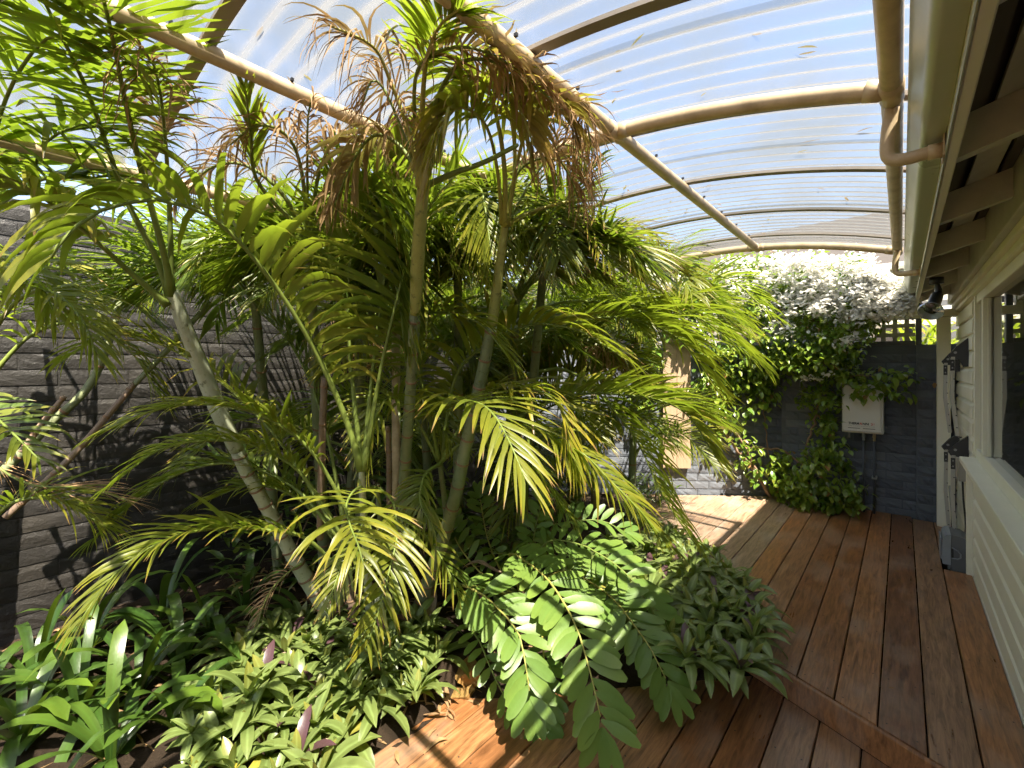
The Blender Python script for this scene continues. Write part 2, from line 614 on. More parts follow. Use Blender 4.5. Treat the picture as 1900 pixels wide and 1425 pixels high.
def poly_mat():
    m, nt, out = new_mat('clear_polycarbonate')
    tr = nd(nt, 'BsdfTransparent')
    tr.inputs['Color'].default_value = (.74, .765, .78, 1)
    tl = nd(nt, 'BsdfTranslucent')
    df = nd(nt, 'BsdfDiffuse')
    dirt = gnoise(nt, 7., 7, .7)
    sp = ramp(nt, [(.62, 0.), (.70, 1.)])
    nt.links.new(gnoise(nt, 60., 4, .7), sp.inputs['Fac'])
    col = mixc(nt, dirt, (.23, .23, .228), (.17, .167, .16))
    nt.links.new(col, tl.inputs['Color'])
    nt.links.new(col, df.inputs['Color'])
    m1 = nd(nt, 'MixShader')
    m1.inputs[0].default_value = .35
    nt.links.new(tl.outputs[0], m1.inputs[1])
    nt.links.new(df.outputs[0], m1.inputs[2])
    lw = nd(nt, 'LayerWeight')
    lw.inputs['Blend'].default_value = .5
    f = math_n(nt, 'ADD', math_n(nt, 'MULTIPLY', dirt, .28), .0)
    fr_ = ramp(nt, [(.30, 0.), (.62, 1.)])
    nt.links.new(lw.outputs['Facing'], fr_.inputs['Fac'])
    f = math_n(nt, 'ADD', f, math_n(nt, 'MULTIPLY', fr_.outputs['Color'], .50))
    f = math_n(nt, 'ADD', f, math_n(nt, 'MULTIPLY', sp.outputs['Color'], .06), True)
    m2 = nd(nt, 'MixShader')
    nt.links.new(f, m2.inputs[0])
    nt.links.new(tr.outputs[0], m2.inputs[1])
    nt.links.new(m1.outputs[0], m2.inputs[2])
    gl = nd(nt, 'BsdfGlossy')
    gl.inputs['Roughness'].default_value = .12
    fz = math_n(nt, 'ADD', math_n(nt, 'MULTIPLY', math_n(nt, 'POWER', lw.outputs['Facing'], 4.), .25), .02)
    m3 = nd(nt, 'MixShader')
    nt.links.new(fz, m3.inputs[0])
    nt.links.new(m2.outputs[0], m3.inputs[1])
    nt.links.new(gl.outputs[0], m3.inputs[2])
    nt.links.new(m3.outputs[0], out.inputs['Surface'])
    return m


M['poly'] = poly_mat()


def glass_mat():
    m, nt, out = new_mat('window_glass')
    tr = nd(nt, 'BsdfTransparent')
    tr.inputs['Color'].default_value = (.86, .90, .88, 1)
    gl = nd(nt, 'BsdfGlossy')
    gl.inputs['Roughness'].default_value = .01
    lw = nd(nt, 'LayerWeight')
    lw.inputs['Blend'].default_value = .5
    f = math_n(nt, 'ADD', math_n(nt, 'MULTIPLY', math_n(nt, 'POWER', lw.outputs['Facing'], 3.5), .9), .08, True)
    ms = nd(nt, 'MixShader')
    nt.links.new(f, ms.inputs[0])
    nt.links.new(tr.outputs[0], ms.inputs[1])
    nt.links.new(gl.outputs[0], ms.inputs[2])
    nt.links.new(ms.outputs[0], out.inputs['Surface'])
    return m


M['glass'] = glass_mat()
M['chrome'] = paint('lamp_reflector', (.65, .66, .68), .18, .05, bump_s=0.)

# ================================================================== the setting
rng = np.random.default_rng(7)
random.seed(7)

gr = MB().add([(-900, -900, -.62), (900, -900, -.62), (900, 900, -.62), (-900, 900, -.62)], [(0, 1, 2, 3)]).build('ground', M['soil'])
struct(gr)


def step_y(x):           # front edge of the raised deck
    return 2.507 - 0.439 * (x + 0.578)


def bed_edge_y(x):       # where the raised deck meets the planting, west of the step
    return float(np.interp(x, [-2.6, -2.0, -1.05, -0.65, -0.578], [4.62, 4.2, 3.57, 2.95, 2.507]))


def low_edge_y(x):       # far edge of the lower deck along the planting
    return float(np.interp(x, [-1.6, -1.50, -0.62, -0.578], [1.40, 1.45, 2.40, 2.50]))


def wall_y(x):
    return 5.655 if x > -0.93 else 5.70 + 0.756 * (x + 0.95) - 0.03


def bed_h(x, y):
    # mounded planting bed, lower towards both decks
    d_low = max(0.0, min(1.0, (-1.57 - x) / 0.7)) if y < 1.45 else 1.0
    h = -0.13 + 0.13 * (d_low ** .6)
    if y >= 1.45 and x > -1.6:
        e = low_edge_y(x)
        h = -0.12 + 0.10 * max(0., min(1., (y - e) / .5))
    h += 0.03 * math.sin(x * 5.1 + y * 3.3) * math.sin(y * 4.7 - x)
    return h


gv, gf = [], []
nx, ny = 110, 150
xs, ys = np.linspace(-3.55, -0.45, nx), np.linspace(-0.9, 5.6, ny)
bn = rng.normal(0, .006, (ny, nx))
for j, y in enumerate(ys):
    for i, x in enumerate(xs):
        z = bed_h(x, y) + bn[j, i]
        if y < step_y(max(x, -.578)):
            if x > -1.52 and y < low_edge_y(x) - .02:
                z = -.35
        if x > -2.6 and y > bed_edge_y(min(x, -.578)) + .05 and y > 2.5:
            z = -.30
        gv.append((x, y, z))
for j in range(ny - 1):
    for i in range(nx - 1):
        a = j * nx + i
        gf.append((a, a + 1, a + nx + 1, a + nx))
bed = mk('garden_bed', gv, gf, M['soil'], smooth=True)
struct(bed)

# ------------------------------------------------------------------ timber decks
PITCH, GAP, TH = 0.145, 0.0055, 0.026


def deck_board(parent, name, x0, x1, y00, y01, y10, y11, zt, th=TH, mat='deck'):
    """board from (x0..x1), start y00 at x0 / y01 at x1, end y10 / y11, eased top edges"""
    c = .003
    prof = [(0, -th), (1, -th), (1, -c), (1 - c / (x1 - x0), 0), (c / (x1 - x0), 0), (0, -c)]
    vs = []
    for (ya, yb) in ((y00, y01), (y10, y11)):
        for p, q in prof:
            vs.append((x0 + p * (x1 - x0), ya + p * (yb - ya), zt + q))
    n = len(prof)
    fs = [((i + 1) % n, i, i + n, (i + 1) % n + n) for i in range(n)] + [tuple(range(n)), tuple(range(2 * n - 1, n - 1, -1))]
    return mk(name, vs, fs, M[mat], parent)


deck = MB()
for k in range(8):
    y = 2.62 + k * .42
    deck.box((-.55 if y < 3 else -.95 - max(0, (y - 3.6)) * 1.2, y, -.16), (.36, y + .05, -.03))
deck = struct(deck.build('raised_deck', M['deck_dark']), 'raised timber deck along the house')
screws = MB()


def screw(x, y, z):
    n = 6
    screws.add([(x + .0035 * math.cos(6.283 * k / n), y + .0035 * math.sin(6.283 * k / n), z + .0008) for k in range(n)], [tuple(range(n))])


x1 = 0.2178 + PITCH
xg = [0.2178 + PITCH - PITCH * k for k in range(0, 21)]
for k in range(20):
    xr, xl = xg[k] - GAP / 2, xg[k + 1] + GAP / 2
    xr = min(xr, .372)
    if xl < -2.55:
        break
    st = (lambda x: step_y(x)) if (xl + xr) / 2 > -.578 else bed_edge_y
    ya, yb = st(xl), st(xr)
    ea, eb = wall_y(xl), wall_y(xr)
    if (xl + xr) / 2 > .1:
        ea = eb = 5.59
    dz = rng.normal(0, .0008)
    if k == 0:                 # shortest board stops in front of the grey case
        deck_board(deck, 'deck_board', xl, xr, ya, yb, 4.34, 4.34, dz)
        deck_board(deck, 'deck_board', xl, xr, 4.66, 4.66, ea, eb, dz)
    else:
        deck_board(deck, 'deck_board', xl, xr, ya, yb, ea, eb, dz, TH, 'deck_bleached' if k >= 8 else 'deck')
    for y in np.arange(2.66, 5.6, .42):
        if max(ya, yb) + .03 < y < min(ea, eb) - .03:
            for fx in (.18, .82):
                screw(xl + fx * (xr - xl), y + rng.normal(0, .006), dz)
    for fx in (.18, .82):
        x = xl + fx * (xr - xl)
        if x > -.578:
            screw(x, st(x) + .045, dz)
# riser board closing the step
rA, rB = np.array((-.592, step_y(-.592))), np.array((.372, step_y(.372)))
dr = (rB - rA) / np.linalg.norm(rB - rA)
nr = np.array((dr[1], -dr[0]))
vs = []
for t0, t1, z in ((.002, .024, -.1135), (.002, .024, -.0065), (.004, .021, -.004)):
    for p in (rA, rB):
        for t in (t0, t1):
            q = p + nr * t
            vs.append((q[0], q[1], z))
mk('riser_board', vs, [(0, 1, 3, 2), (0, 4, 5, 1), (1, 5, 7, 3), (3, 7, 6, 2), (2, 6, 4, 0), (4, 8, 9, 5), (5, 9, 11, 7), (7, 11, 10, 6), (6, 10, 8, 4), (8, 10, 11, 9)], M['deck'], deck)
ZL = -.115
low = MB()
for k in range(8):
    y = -.9 + k * .42
    low.box((-1.5, y, -.30), (.36, y + .05, ZL - .03))
low = struct(low.build('lower_deck', M['deck_dark']), 'lower timber deck in the foreground')
for k in range(-1, 13):
    xl, xr = -1.426 + k * PITCH + GAP / 2, -1.426 + (k + 1) * PITCH - GAP / 2
    xr = min(xr, .372)
    if xr - xl < .02:
        continue

    def end(x):
        return min(low_edge_y(x), step_y(max(x, -.6)) - .028) if x < -.6 else step_y(x) - .028
    dz = ZL + rng.normal(0, .0007)
    deck_board(low, 'deck_board', xl, xr, -1.0, -1.0, end(xl), end(xr), dz)
    for y in np.arange(-.875, 2.5, .42):
        if y < min(end(xl), end(xr)) - .02:
            for fx in (.18, .82):
                screw(xl + fx * (xr - xl), y + rng.normal(0, .006), dz)
stuff(screws.build('screw_heads', M['screw'], deck))

# ------------------------------------------------------------------ brick walls


def brick_mesh(name, w, h, rough, mat, seed):
    r = np.random.default_rng(seed)
    nx_, nz_ = 6, 3
    vs, fs = [], []
    for j in range(nz_ + 1):
        for i in range(nx_ + 1):
            edge = i in (0, nx_) or j in (0, nz_)
            y = (r.uniform(-.3, 1.) * rough) if not edge else r.uniform(-.2, .1) * rough - .0015
            vs.append((-w / 2 + w * i / nx_ + (0 if i in (0, nx_) else r.normal(0, w * .02)), y, h * j / nz_ + (0 if j in (0, nz_) else r.normal(0, h * .05))))
    for j in range(nz_):
        for i in range(nx_):
            a = j * (nx_ + 1) + i
            fs.append((a, a + nx_ + 1, a + nx_ + 2, a + 1))
    b0 = len(vs)
    for (x, z) in ((-w / 2, 0), (w / 2, 0), (w / 2, h), (-w / 2, h)):
        vs.append((x, -.03, z))
    bot = [i for i in range(nx_ + 1)]
    top = [nz_ * (nx_ + 1) + i for i in range(nx_ + 1)]
    lf = [j * (nx_ + 1) for j in range(nz_ + 1)]
    rt = [j * (nx_ + 1) + nx_ for j in range(nz_ + 1)]
    fs.append(tuple(bot) + (b0 + 1, b0))
    fs.append(tuple(reversed(top)) + (b0 + 3, b0 + 2))
    fs.append(tuple(reversed(lf)) + (b0, b0 + 3))
    fs.append(tuple(rt) + (b0 + 2, b0 + 1))
    me = bpy.data.meshes.new(name)
    me.from_pydata(vs, [], fs)
    me.materials.append(mat)
    return me


def brick_wall(label, p0, p1, z0, z1, mat, rough, off=0, limit=300, key=None, joint=.010, proud=.008, thick=.11, cap=True, CW=.24):
    p0, p1 = np.array(p0, float), np.array(p1, float)
    L = np.linalg.norm(p1 - p0)
    d = (p1 - p0) / L
    n = np.array((-d[1], d[0]))
    ph = math.atan2(d[1], d[0])
    root = thing('brick_wall', label, 'wall', (p0[0], p0[1], z0))
    c = MB()
    a, b = p0 - n * proud, p1 - n * proud
    a2, b2 = p0 - n * thick, p1 - n * thick
    ring = [a, b, b2, a2]
    c.add([(q[0], q[1], z0 - .3) for q in ring] + [(q[0], q[1], z1) for q in ring],
          [(3, 2, 1, 0), (4, 5, 6, 7), (0, 1, 5, 4), (1, 2, 6, 5), (2, 3, 7, 6), (3, 0, 4, 7)])
    c.build('mortar', mat, root)
    CH = .086
    var = [brick_mesh('brick', CW - joint, CH - joint, rough, mat, 100 + off * 17 + k) for k in range(8)]
    places = []
    rows = int((z1 - z0) / CH)
    for r in range(rows):
        s = -(r % 2) * CW / 2
        while s < L - .02:
            a0, a1 = max(s, 0), min(s + CW, L)
            if a1 - a0 > .05:
                m = (a0 + a1) / 2
                places.append((m, (a1 - a0 - joint) / (CW - joint), z0 + r * CH))
            s += CW
    if key:
        places.sort(key=lambda q: key(p0 + d * q[0], q[2]))
    extra = MB()
    rr = np.random.default_rng(off + 5)
    for k, (m, sx, z) in enumerate(places):
        me = var[int(rr.integers(0, 8))]
        pos = p0 + d * m + n * rr.normal(0, .0012)
        if k < limit:
            o = bpy.data.objects.new('brick', me)
            COL.objects.link(o)
            o.parent = root
            o.location = (pos[0] - p0[0], pos[1] - p0[1], z - z0)
            o.rotation_euler = (0, 0, ph)
            o.scale = (sx, 1, 1)
        else:
            vs = [(pos[0] + v.co.x * sx * d[0] + v.co.y * n[0], pos[1] + v.co.x * sx * d[1] + v.co.y * n[1], z + v.co.z) for v in me.vertices]
            extra.add(vs, [tuple(f.vertices) for f in me.polygons])
    if extra.v:
        stuff(extra.build('bricks', mat, root))
    if cap:
        pass
    return root


brick_wall('dark charcoal painted rock-face brick wall behind the palms', (-3.5, 4.05), (-3.5, -.55), -.16, 2.27, M['brick_black'], .0028, 1, joint=.008, proud=.006, CW=.30,
           key=lambda p, z: (p[1] if p[1] > .0 else 9))
brick_wall('sunlit slate grey brick wall behind the pale timber planks', (-.935, 5.711), (-3.46, 3.80), -.02, 1.60, M['brick_blue'], .005, 2, key=lambda p, z: -p[0])
brick_wall('shaded slate blue brick wall behind the water heater', (.125, 5.66), (-.99, 5.66), -.02, 1.60, M['brick_blue'], .006, 3)
brick_wall('slate blue brick pier beside the white corner post', (.46, 5.595), (.105, 5.595), -.02, 1.60, M['brick_blue'], .006, 4)

# ------------------------------------------------------------------ the house
house = thing('house', 'cream weatherboard house wall with eave, gutter and window', 'house', (.39, 3., 0))
XW = .39


def hb(name, a, b, mat='white', ch=.0025, parent=None):
    return MB().box(a, b, ch).build(name, M[mat], parent or house)


def weatherboard(z, y0, y1, h=.128, lap=.012):
    prof = [(XW + .016, z + lap), (XW, z + h + lap * 1.4), (XW + .004, z + h + lap * 1.4), (XW + .02, z + lap)]
    prof = [(XW - .024, z), (XW - .028, z + .004), (XW - .026, z + h * .72), (XW - .002, z + h + .004), (XW + .012, z + h + .012), (XW + .002, z)]
    return MB().prism(prof, 'y', y0, y1).build('weatherboard', M['white'], house)


NW0 = -1.6
for k in range(6):
    z = -.10 + k * .128
    weatherboard(z, NW0, 4.325)
for k in range(17):
    z = -.02 + k * .118
    weatherboard(z, 4.372, 5.58, .118)
hb('corner_trim', (.332, 4.33, -.02), (.41, 4.366, .745))
# body behind the boards (solid below the sill and above the head, room behind the glass)
hb('wall_frame', (.412, NW0, -.4), (.50, 5.58, .76), 'white', 0)
hb('wall_frame', (.412, 4.32, .765), (.50, 5.58, 2.2), 'white', 0)
hb('wall_frame', (.412, NW0, 1.89), (.50, 4.31, 2.4), 'white', 0)
# sill and window
win = hb('window', (.365, 4.262, .815), (.448, 4.312, 1.866))            # far jamb carries the sub-parts
win['label'] = 'long cream framed window reflecting the courtyard'
hb('sill', (.300, NW0, .752), (.405, 4.375, .786), 'white', .003, win)
hb('bottom_rail', (.372, NW0, .789), (.440, 4.258, .862), 'white', .003, win)
hb('head_rail', (.372, NW0, 1.812), (.440, 4.258, 1.868), 'white', .003, win)
hb('mullion', (.368, 3.905, .8645), (.444, 3.955, 1.8095), 'white', .003, win)
hb('mullion', (.368, 1.60, .8645), (.444, 1.65, 1.8095), 'white', .003, win)
hb('mullion', (.368, -.60, .8645), (.444, -.55, 1.8095), 'white', .003, win)
for (a, b) in ((3.958, 4.259), (1.653, 3.902), (-.547, 1.597)):
    hb('glazing_bead', (.3895, a, .865), (.402, a + .014, 1.809), 'white', 0, win)
    hb('glazing_bead', (.3895, b - .014, .865), (.402, b, 1.809), 'white', 0, win)
    MB().add([(.408, a, .865), (.408, b, .865), (.408, b, 1.809), (.408, a, 1.809)], [(0, 1, 2, 3)]).build('pane', M['glass'], win)
# room behind the glass
room = MB()
room.add([(.52, NW0, .0), (3.6, NW0, 0), (3.6, 5.5, 0), (.52, 5.5, 0), (.52, NW0, 2.4), (3.6, NW0, 2.4), (3.6, 5.5, 2.4), (.52, 5.5, 2.4)],
         [(0, 1, 2, 3), (7, 6, 5, 4), (1, 5, 6, 2), (0, 4, 5, 1), (2, 6, 7, 3)])
room.build('room_lining', M['soffit'], house)
# head mouldings and frieze
hb('head_trim', (.352, NW0, 1.871), (.43, 5.57, 1.905))
hb('frieze_moulding', (.334, NW0, 1.908), (.43, 5.57, 1.945), 'white', .004)
hb('frieze_board', (.308, NW0, 1.948), (.43, 5.57, 2.13), 'white_shed')
# eave
SL = .30


def eave_z(x):
    return 1.955 + SL * (x - .11)


for y in (-.5, .25, 1.0, 1.72, 2.45, 3.17, 3.88, 4.62, 5.30):
    prof = [(.112, eave_z(.112)), (.307, eave_z(.307)), (.307, eave_z(.307) + .105), (.112, eave_z(.112) + .105)]
    MB().prism(prof, 'y', y - .022, y + .022).build('rafter', M['soffit'], house)
hb('fascia', (.086, NW0, 1.935), (.110, 5.60, 2.095), 'white', .003)
hb('fascia_bead', (.083, NW0, 1.930), (.0855, 5.60, 1.950), 'gutter', 0)
for (a, b, m) in ((.118, .165, 'dark'), (.186, .262, 'soffit'), (.275, .306, 'dark')):
    z = .107
    prof = [(a, eave_z(a) + z), (b, eave_z(b) + z), (b, eave_z(b) + z + .016), (a, eave_z(a) + z + .016)]
    MB().prism(prof, 'y', NW0, 5.6).build('soffit_board', M[m], house)
prof = [(.02, eave_z(.02) + .155), (3.4, eave_z(3.4) + .155), (3.4, eave_z(3.4) + .19), (.02, eave_z(.02) + .19)]
MB().prism(prof, 'y', NW0 - .2, 5.75).build('roof', M['dark'], house)
# gutter profile (quad), open top
gp = [(.084, 1.985), (.052, 1.983), (.040, 1.990), (.034, 2.004), (.030, 2.020), (.020, 2.042), (.014, 2.062), (.012, 2.098), (.016, 2.102), (.020, 2.098),
      (.0165, 2.060), (.024, 2.042), (.034, 2.020), (.039, 2.004), (.044, 1.994), (.054, 1.987), (.0835, 1.989), (.0835, 2.09), (.0855, 2.09), (.0855, 1.985)]
auto_smooth(MB().prism(gp, 'y', NW0, 5.62).build('gutter', M['gutter'], house), 40)
hb('gutter_end', (.014, 5.6205, 1.985), (.0855, 5.6235, 2.098), 'gutter', 0)
# end post and eave beam
hb('corner_post', (.235, 5.475, -.002), (.325, 5.565, 1.832), 'white', .008)
hb('eave_beam', (.070, 5.47, 1.835), (.40, 5.57, 1.90), 'white', .004)
hb('eave_beam_end', (.072, 5.475, 1.902), (.11, 5.565, 1.932), 'white', .004)

# ------------------------------------------------------------------ pergola
perg = thing('pergola', 'cream tube pergola with curved clear corrugated roof over the garden', 'pergola', (-1.1, 1.5, 0))
Y0, Y1 = -1.45, 3.80
TR = .0242


def ptube(name, path, r=TR, n=16, mat='cream_pipe', parent=None):
    return MB().tube(path, r, n).build(name, M[mat], parent or perg, True)


ptube('purlin', [(-.02, Y0, 2.12), (-.02, 3.76, 2.12)])
ptube('purlin', [(-.815, Y0, roof_z(-.815)), (-.815, 3.73, roof_z(-.815))])
ptube('purlin', [(-1.46, Y0, roof_z(-1.46)), (-1.46, 3.73, roof_z(-1.46))])
ptube('purlin', [(-2.18, Y0, 2.12), (-2.18, 3.76, 2.12)])
for y in (-.63, 1.55, 3.73):
    xs_ = np.linspace(-.02, -2.18, 30)
    rib = ptube('rib', [(x, y, roof_z(x)) for x in xs_])
    ptube('post', [(-2.18, y, -.3), (-2.18, y, 2.12)])
    for x in (-.02, -.815, -1.46):   # sleeves of the pipe fittings
        z = roof_z(x) if x < -.1 else 2.12
        ptube('sleeve', [(x, y - .045, z), (x, y + .045, z)], TR + .003, 16, 'cream_pipe', rib)
        for s in (-1, 1):
            q = x + s * .055
            if q < .0:
                ptube('sleeve', [(x + s * .02, y, roof_z(x + s * .02)), (q, y, roof_z(q))], TR + .003, 16, 'cream_pipe', rib)
    if y > 0:
        yb = y + .06 if y < 3 else y - .12
        path = spline([(-.02, yb, 2.10), (-.028, yb + .01, 2.04), (-.030, yb + .015, 1.985), (-.018, yb + .015, 1.963), (.012, yb + .01, 1.9565), (.05, yb, 1.956), (.079, yb, 1.956)], 26)
        br = MB().tube(path, .0165, 14).build('bracket', M['cream_pipe'], perg, True)
        ptube('collar', [(.052, yb, 1.956), (.0795, yb, 1.956)], .0195, 14, 'cream_pipe', br)
        MB().box((.0795, yb - .035, 1.931), (.0825, yb + .035, 1.985)).build('plate', M['cream_pipe'], br)
for y in (-.82, -.2, .42, 1.04, 1.655, 2.275, 2.90, 3.50):
    vs, fs = [], []
    xs_ = np.linspace(.02, -2.26, 30)
    for x in xs_:
        z = roof_z(x) + TR + .001
        for (dy, dz) in ((-.019, 0), (.019, 0), (.019, .012), (-.019, .012)):
            vs.append((x, y + dy, z + dz))
    for i in range(len(xs_) - 1):
        for k in range(4):
            fs.append((i * 4 + k, (i + 1) * 4 + k, (i + 1) * 4 + (k + 1) % 4, i * 4 + (k + 1) % 4))
    fs += [(0, 1, 2, 3), tuple(len(vs) - 4 + k for k in (3, 2, 1, 0))]
    mk('batten', vs, fs, M['batten'], perg)
bolts = MB()
for y in np.arange(-.6, 3.7, .31):
    for x in (-.815, -1.46):
        z = roof_z(x)
        bolts.box((x + .016, y - .004, z + .018), (x + .026, y + .004, z + .027))
stuff(bolts.build('clip_bolts', M['black'], perg))
CP, AMP = .0762, .0088
ncor = 11
ya = Y0 + .1
sid = 0
while ya < Y1 - .05:
    yb = min(ya + CP * ncor + .5 * CP, Y1)
    yy = np.arange(ya, yb + 1e-6, CP / 10)
    xs_ = np.linspace(.035, -2.30, 46)
    X, Y = np.meshgrid(xs_, yy, indexing='ij')
    Z = roof_z(X) + TR + .0145 + AMP + AMP * np.cos(2 * math.pi * Y / CP) + .0016 * (sid % 2)
    vs = np.stack([X, Y, Z], -1).reshape(-1, 3)
    n1 = len(yy)
    fs = [(i * n1 + j, i * n1 + j + 1, (i + 1) * n1 + j + 1, (i + 1) * n1 + j) for i in range(len(xs_) - 1) for j in range(n1 - 1)]
    mk('roof_sheet', vs, fs, M['poly'], perg, True)
    ya += CP * ncor
    sid += 1

# ------------------------------------------------------------------ lattice above the back wall
lat = thing('lattice_screen', 'beige square lattice screen on top of the back wall', 'lattice', (-.4, 5.72, 1.6))
LY = 5.715


def lb(name, a, b, mat='lattice', ch=0.):
    return MB().box(a, b, ch).build(name, M[mat], lat)


lb('frame_rail', (-2.4, LY - .045, 1.602), (.098, LY + .045, 1.642), 'lattice_frame', .003)
lb('frame_stile', (.100, LY - .045, 1.602), (.142, LY + .045, 2.36), 'lattice_frame', .003)
lb('top_rail', (-2.4, LY - .03, 2.325), (.098, LY + .03, 2.36), 'lattice', .003)
z = 1.682
while z < 2.3:
    lb('slat', (-2.4, LY - .012, z), (.098, LY - .003, z + .036))
    z += .086
x = .055
while x > -2.3:
    lb('slat', (x - .036, LY - .002, 1.644), (x, LY + .007, 2.323))
    x -= .086

# ------------------------------------------------------------------ beyond the wall: neighbour
nb = thing('neighbour_house', 'pale rendered neighbouring house with grey cladding seen above the back wall', 'house', (-2, 9.6, -.6))
MB().box((-9, 9.6, -.6), (.2, 12, 2.9)).build('wall', M['brick_pale'], nb)
x = .2
for k in range(14):
    MB().box((x + .004, 9.5, -.6), (x + .115, 9.56 - (k % 2) * .006, 3.4), .004).build('cladding_panel', M['clad'], nb)
    x += .12
MB().box((.2, 9.57, -.6), (4.6, 12, 3.4)).build('wall', M['clad'], nb)
rf = MB()
rf.prism([(9.0, 2.85), (12.6, 4.6), (12.6, 4.7), (9.0, 2.95)], 'x', -9.4, .15)
rf.build('roof', M['roof_tile'], nb)
for (a, b) in ((-4.4, -3.4), (-1.6, -.7)):
    w = MB().box((a, 9.57, 1.2), (b, 9.597, 2.3)).build('window', M['white'], nb)
    MB().box((a + .06, 9.56, 1.26), (b - .06, 9.569, 2.24)).build('pane', M['case_dark'], w)
rl = thing('white_railing', 'white slatted balcony railing beyond the back wall', 'railing', (.9, 8.2, 0))
for k in range(6):
    MB().box((-.4, 8.2, 1.95 + k * .16), (2.6, 8.24, 2.03 + k * .16), .004).build('rail', M['white'], rl)
for k in range(4):
    MB().box((-.38 + k * .95, 8.245, -.6), (-.30 + k * .95, 8.33, 2.95), .004).build('post', M['white'], rl)

# ================================================================== things on the walls and deck
# ------------------------------------------------------------------ water heater
ht = thing('water_heater', 'cream wall-mounted gas water heater under the flowering vine', 'water heater', (-.285, 5.56, .76))
HX0, HX1, HY, HZ0, HZ1 = -.443, -.127, 5.455, .765, 1.225


def part(name, a, b, mat, ch=0., parent=None):
    return MB().box(a, b, ch).build(name, M[mat], parent or ht)


part('case', (HX0, HY + .012, HZ0), (HX1, 5.655, HZ1), 'heater', .012)
cov = part('front_cover', (HX0 + .004, HY, HZ0 + .012), (HX1 - .018, HY + .03, HZ1 - .004), 'heater', .010)
part('flue_hood', (HX0 + .07, HY - .022, HZ1 - .055), (HX1 - .085, HY - .001, HZ1 - .012), 'heater', .006, cov)
part('flue_slot', (HX0 + .08, HY - .0235, HZ1 - .040), (HX1 - .095, HY - .0225, HZ1 - .028), 'ink', 0, cov)
part('cover_seam', (HX0 + .004, HY - .0012, HZ0 + .020), (HX1 - .020, HY - .0002, HZ0 + .0225), 'heater_seam', 0, cov)
part('vent_slot', (HX0 + .05, HY - .0016, HZ0 + .045), (HX0 + .142, HY - .0002, HZ0 + .050), 'ink', 0, cov)
part('vent_slot', (HX0 + .164, HY - .0016, HZ0 + .045), (HX0 + .256, HY - .0002, HZ0 + .050), 'ink', 0, cov)


def lettering(name, txt, x, z, size, mat, parent, y=HY - .0012, off=.0, spacing=1.0, width=None):
    cu = bpy.data.curves.new('lettering', 'FONT')
    cu.body = txt
    cu.size = size
    cu.offset = off
    cu.space_character = spacing
    cu.extrude = .0003
    to = bpy.data.objects.new('lettering_tmp', cu)
    COL.objects.link(to)
    dg = bpy.context.evaluated_depsgraph_get()
    me = bpy.data.meshes.new_from_object(to.evaluated_get(dg))
    bpy.data.objects.remove(to, do_unlink=True)
    co = np.array([v.co[:] for v in me.vertices])
    w = co[:, 0].max() - co[:, 0].min()
    k = 1. if width is None else width / w
    vs = [(x + (c[0] - co[:, 0].min()) * k, y - c[2], z + c[1]) for c in co]
    fs = [tuple(f.vertices) for f in me.polygons]
    bpy.data.meshes.remove(me)
    return mk(name, vs, fs, M[mat], parent)


# seen from the deck the wall's left is -X
lettering('lettering', 'THERM', HX0 + .052, HZ0 + .082, .030, 'ink', cov, off=.0012, width=.083)
lettering('lettering', 'A', HX0 + .137, HZ0 + .082, .030, 'ink_red', cov, off=.0012, width=.022)
lettering('lettering', 'NN', HX0 + .161, HZ0 + .082, .030, 'ink', cov, off=.0012, width=.046)
lettering('lettering', '26', HX0 + .222, HZ0 + .082, .028, 'ink_red', cov, off=.0008, width=.033)
lettering('lettering', 'GAS CONTINUOUS FLOW', HX0 + .052, HZ0 + .064, .013, 'ink_grey', cov, width=.203)
part('sticker', (HX0 + .055, HY - .0012, HZ1 - .105), (HX0 + .155, HY - .0002, HZ1 - .098), 'heater_seam', 0, cov)
part('sticker', (HX0 + .055, HY - .0012, HZ1 - .117), (HX0 + .150, HY - .0002, HZ1 - .112), 'heater_seam', 0, cov)
for (x, m) in ((HX0 + .165, 'steel'), (HX0 + .245, 'copper')):
    vb = MB().tube([(x, 5.55, HZ0 + .005), (x, 5.55, HZ0 - .02), (x, 5.55, HZ0 - .021), (x, 5.55, HZ0 - .045), (x, 5.55, HZ0 - .046), (x, 5.55, HZ0 - .075)],
                   [.010, .010, .014, .014, .011, .011], 10).build('valve', M[m], ht)
    MB().tube([(x, 5.55, HZ0 - .07), (x, 5.55, .0)], .0095, 10).build('water_pipe', M['pipe_dark'], ht, True)
MB().tube([(HX0 + .05, 5.56, HZ0 + .005), (HX0 + .05, 5.56, HZ0 - .06)], .010, 10).build('drain_pipe', M['steel'], ht, True)
MB().box((HX0 + .225, 5.535, .33), (HX0 + .265, 5.655, .345)).build('pipe_clip', M['steel'], ht)

# ------------------------------------------------------------------ pale timber planks on the sunlit wall
wa, wb = np.array((-.95, 5.70)), np.array((-3.46, 3.80))
wd = (wb - wa) / np.linalg.norm(wb - wa)
wnn = np.array((-wd[1], wd[0]))
pk = thing('timber_screen', 'pale timber plank box fixed to the sunlit brick wall', 'planter box', (-1.9, 4.95, .3))


def wall_pt(u):
    """distance along the angled wall of the vertical line at pixel column u, 6 cm off the wall"""
    k = (u - 950) / F
    dirv = np.array((k * CS - SN, CS + k * SN))
    o = wa + wnn * .06
    A = np.array([[dirv[0], -wd[0]], [dirv[1], -wd[1]]])
    t, s = np.linalg.solve(A, o)
    return s


s0, s1 = wall_pt(1281), wall_pt(1230)
hw = (s1 - s0) / 2


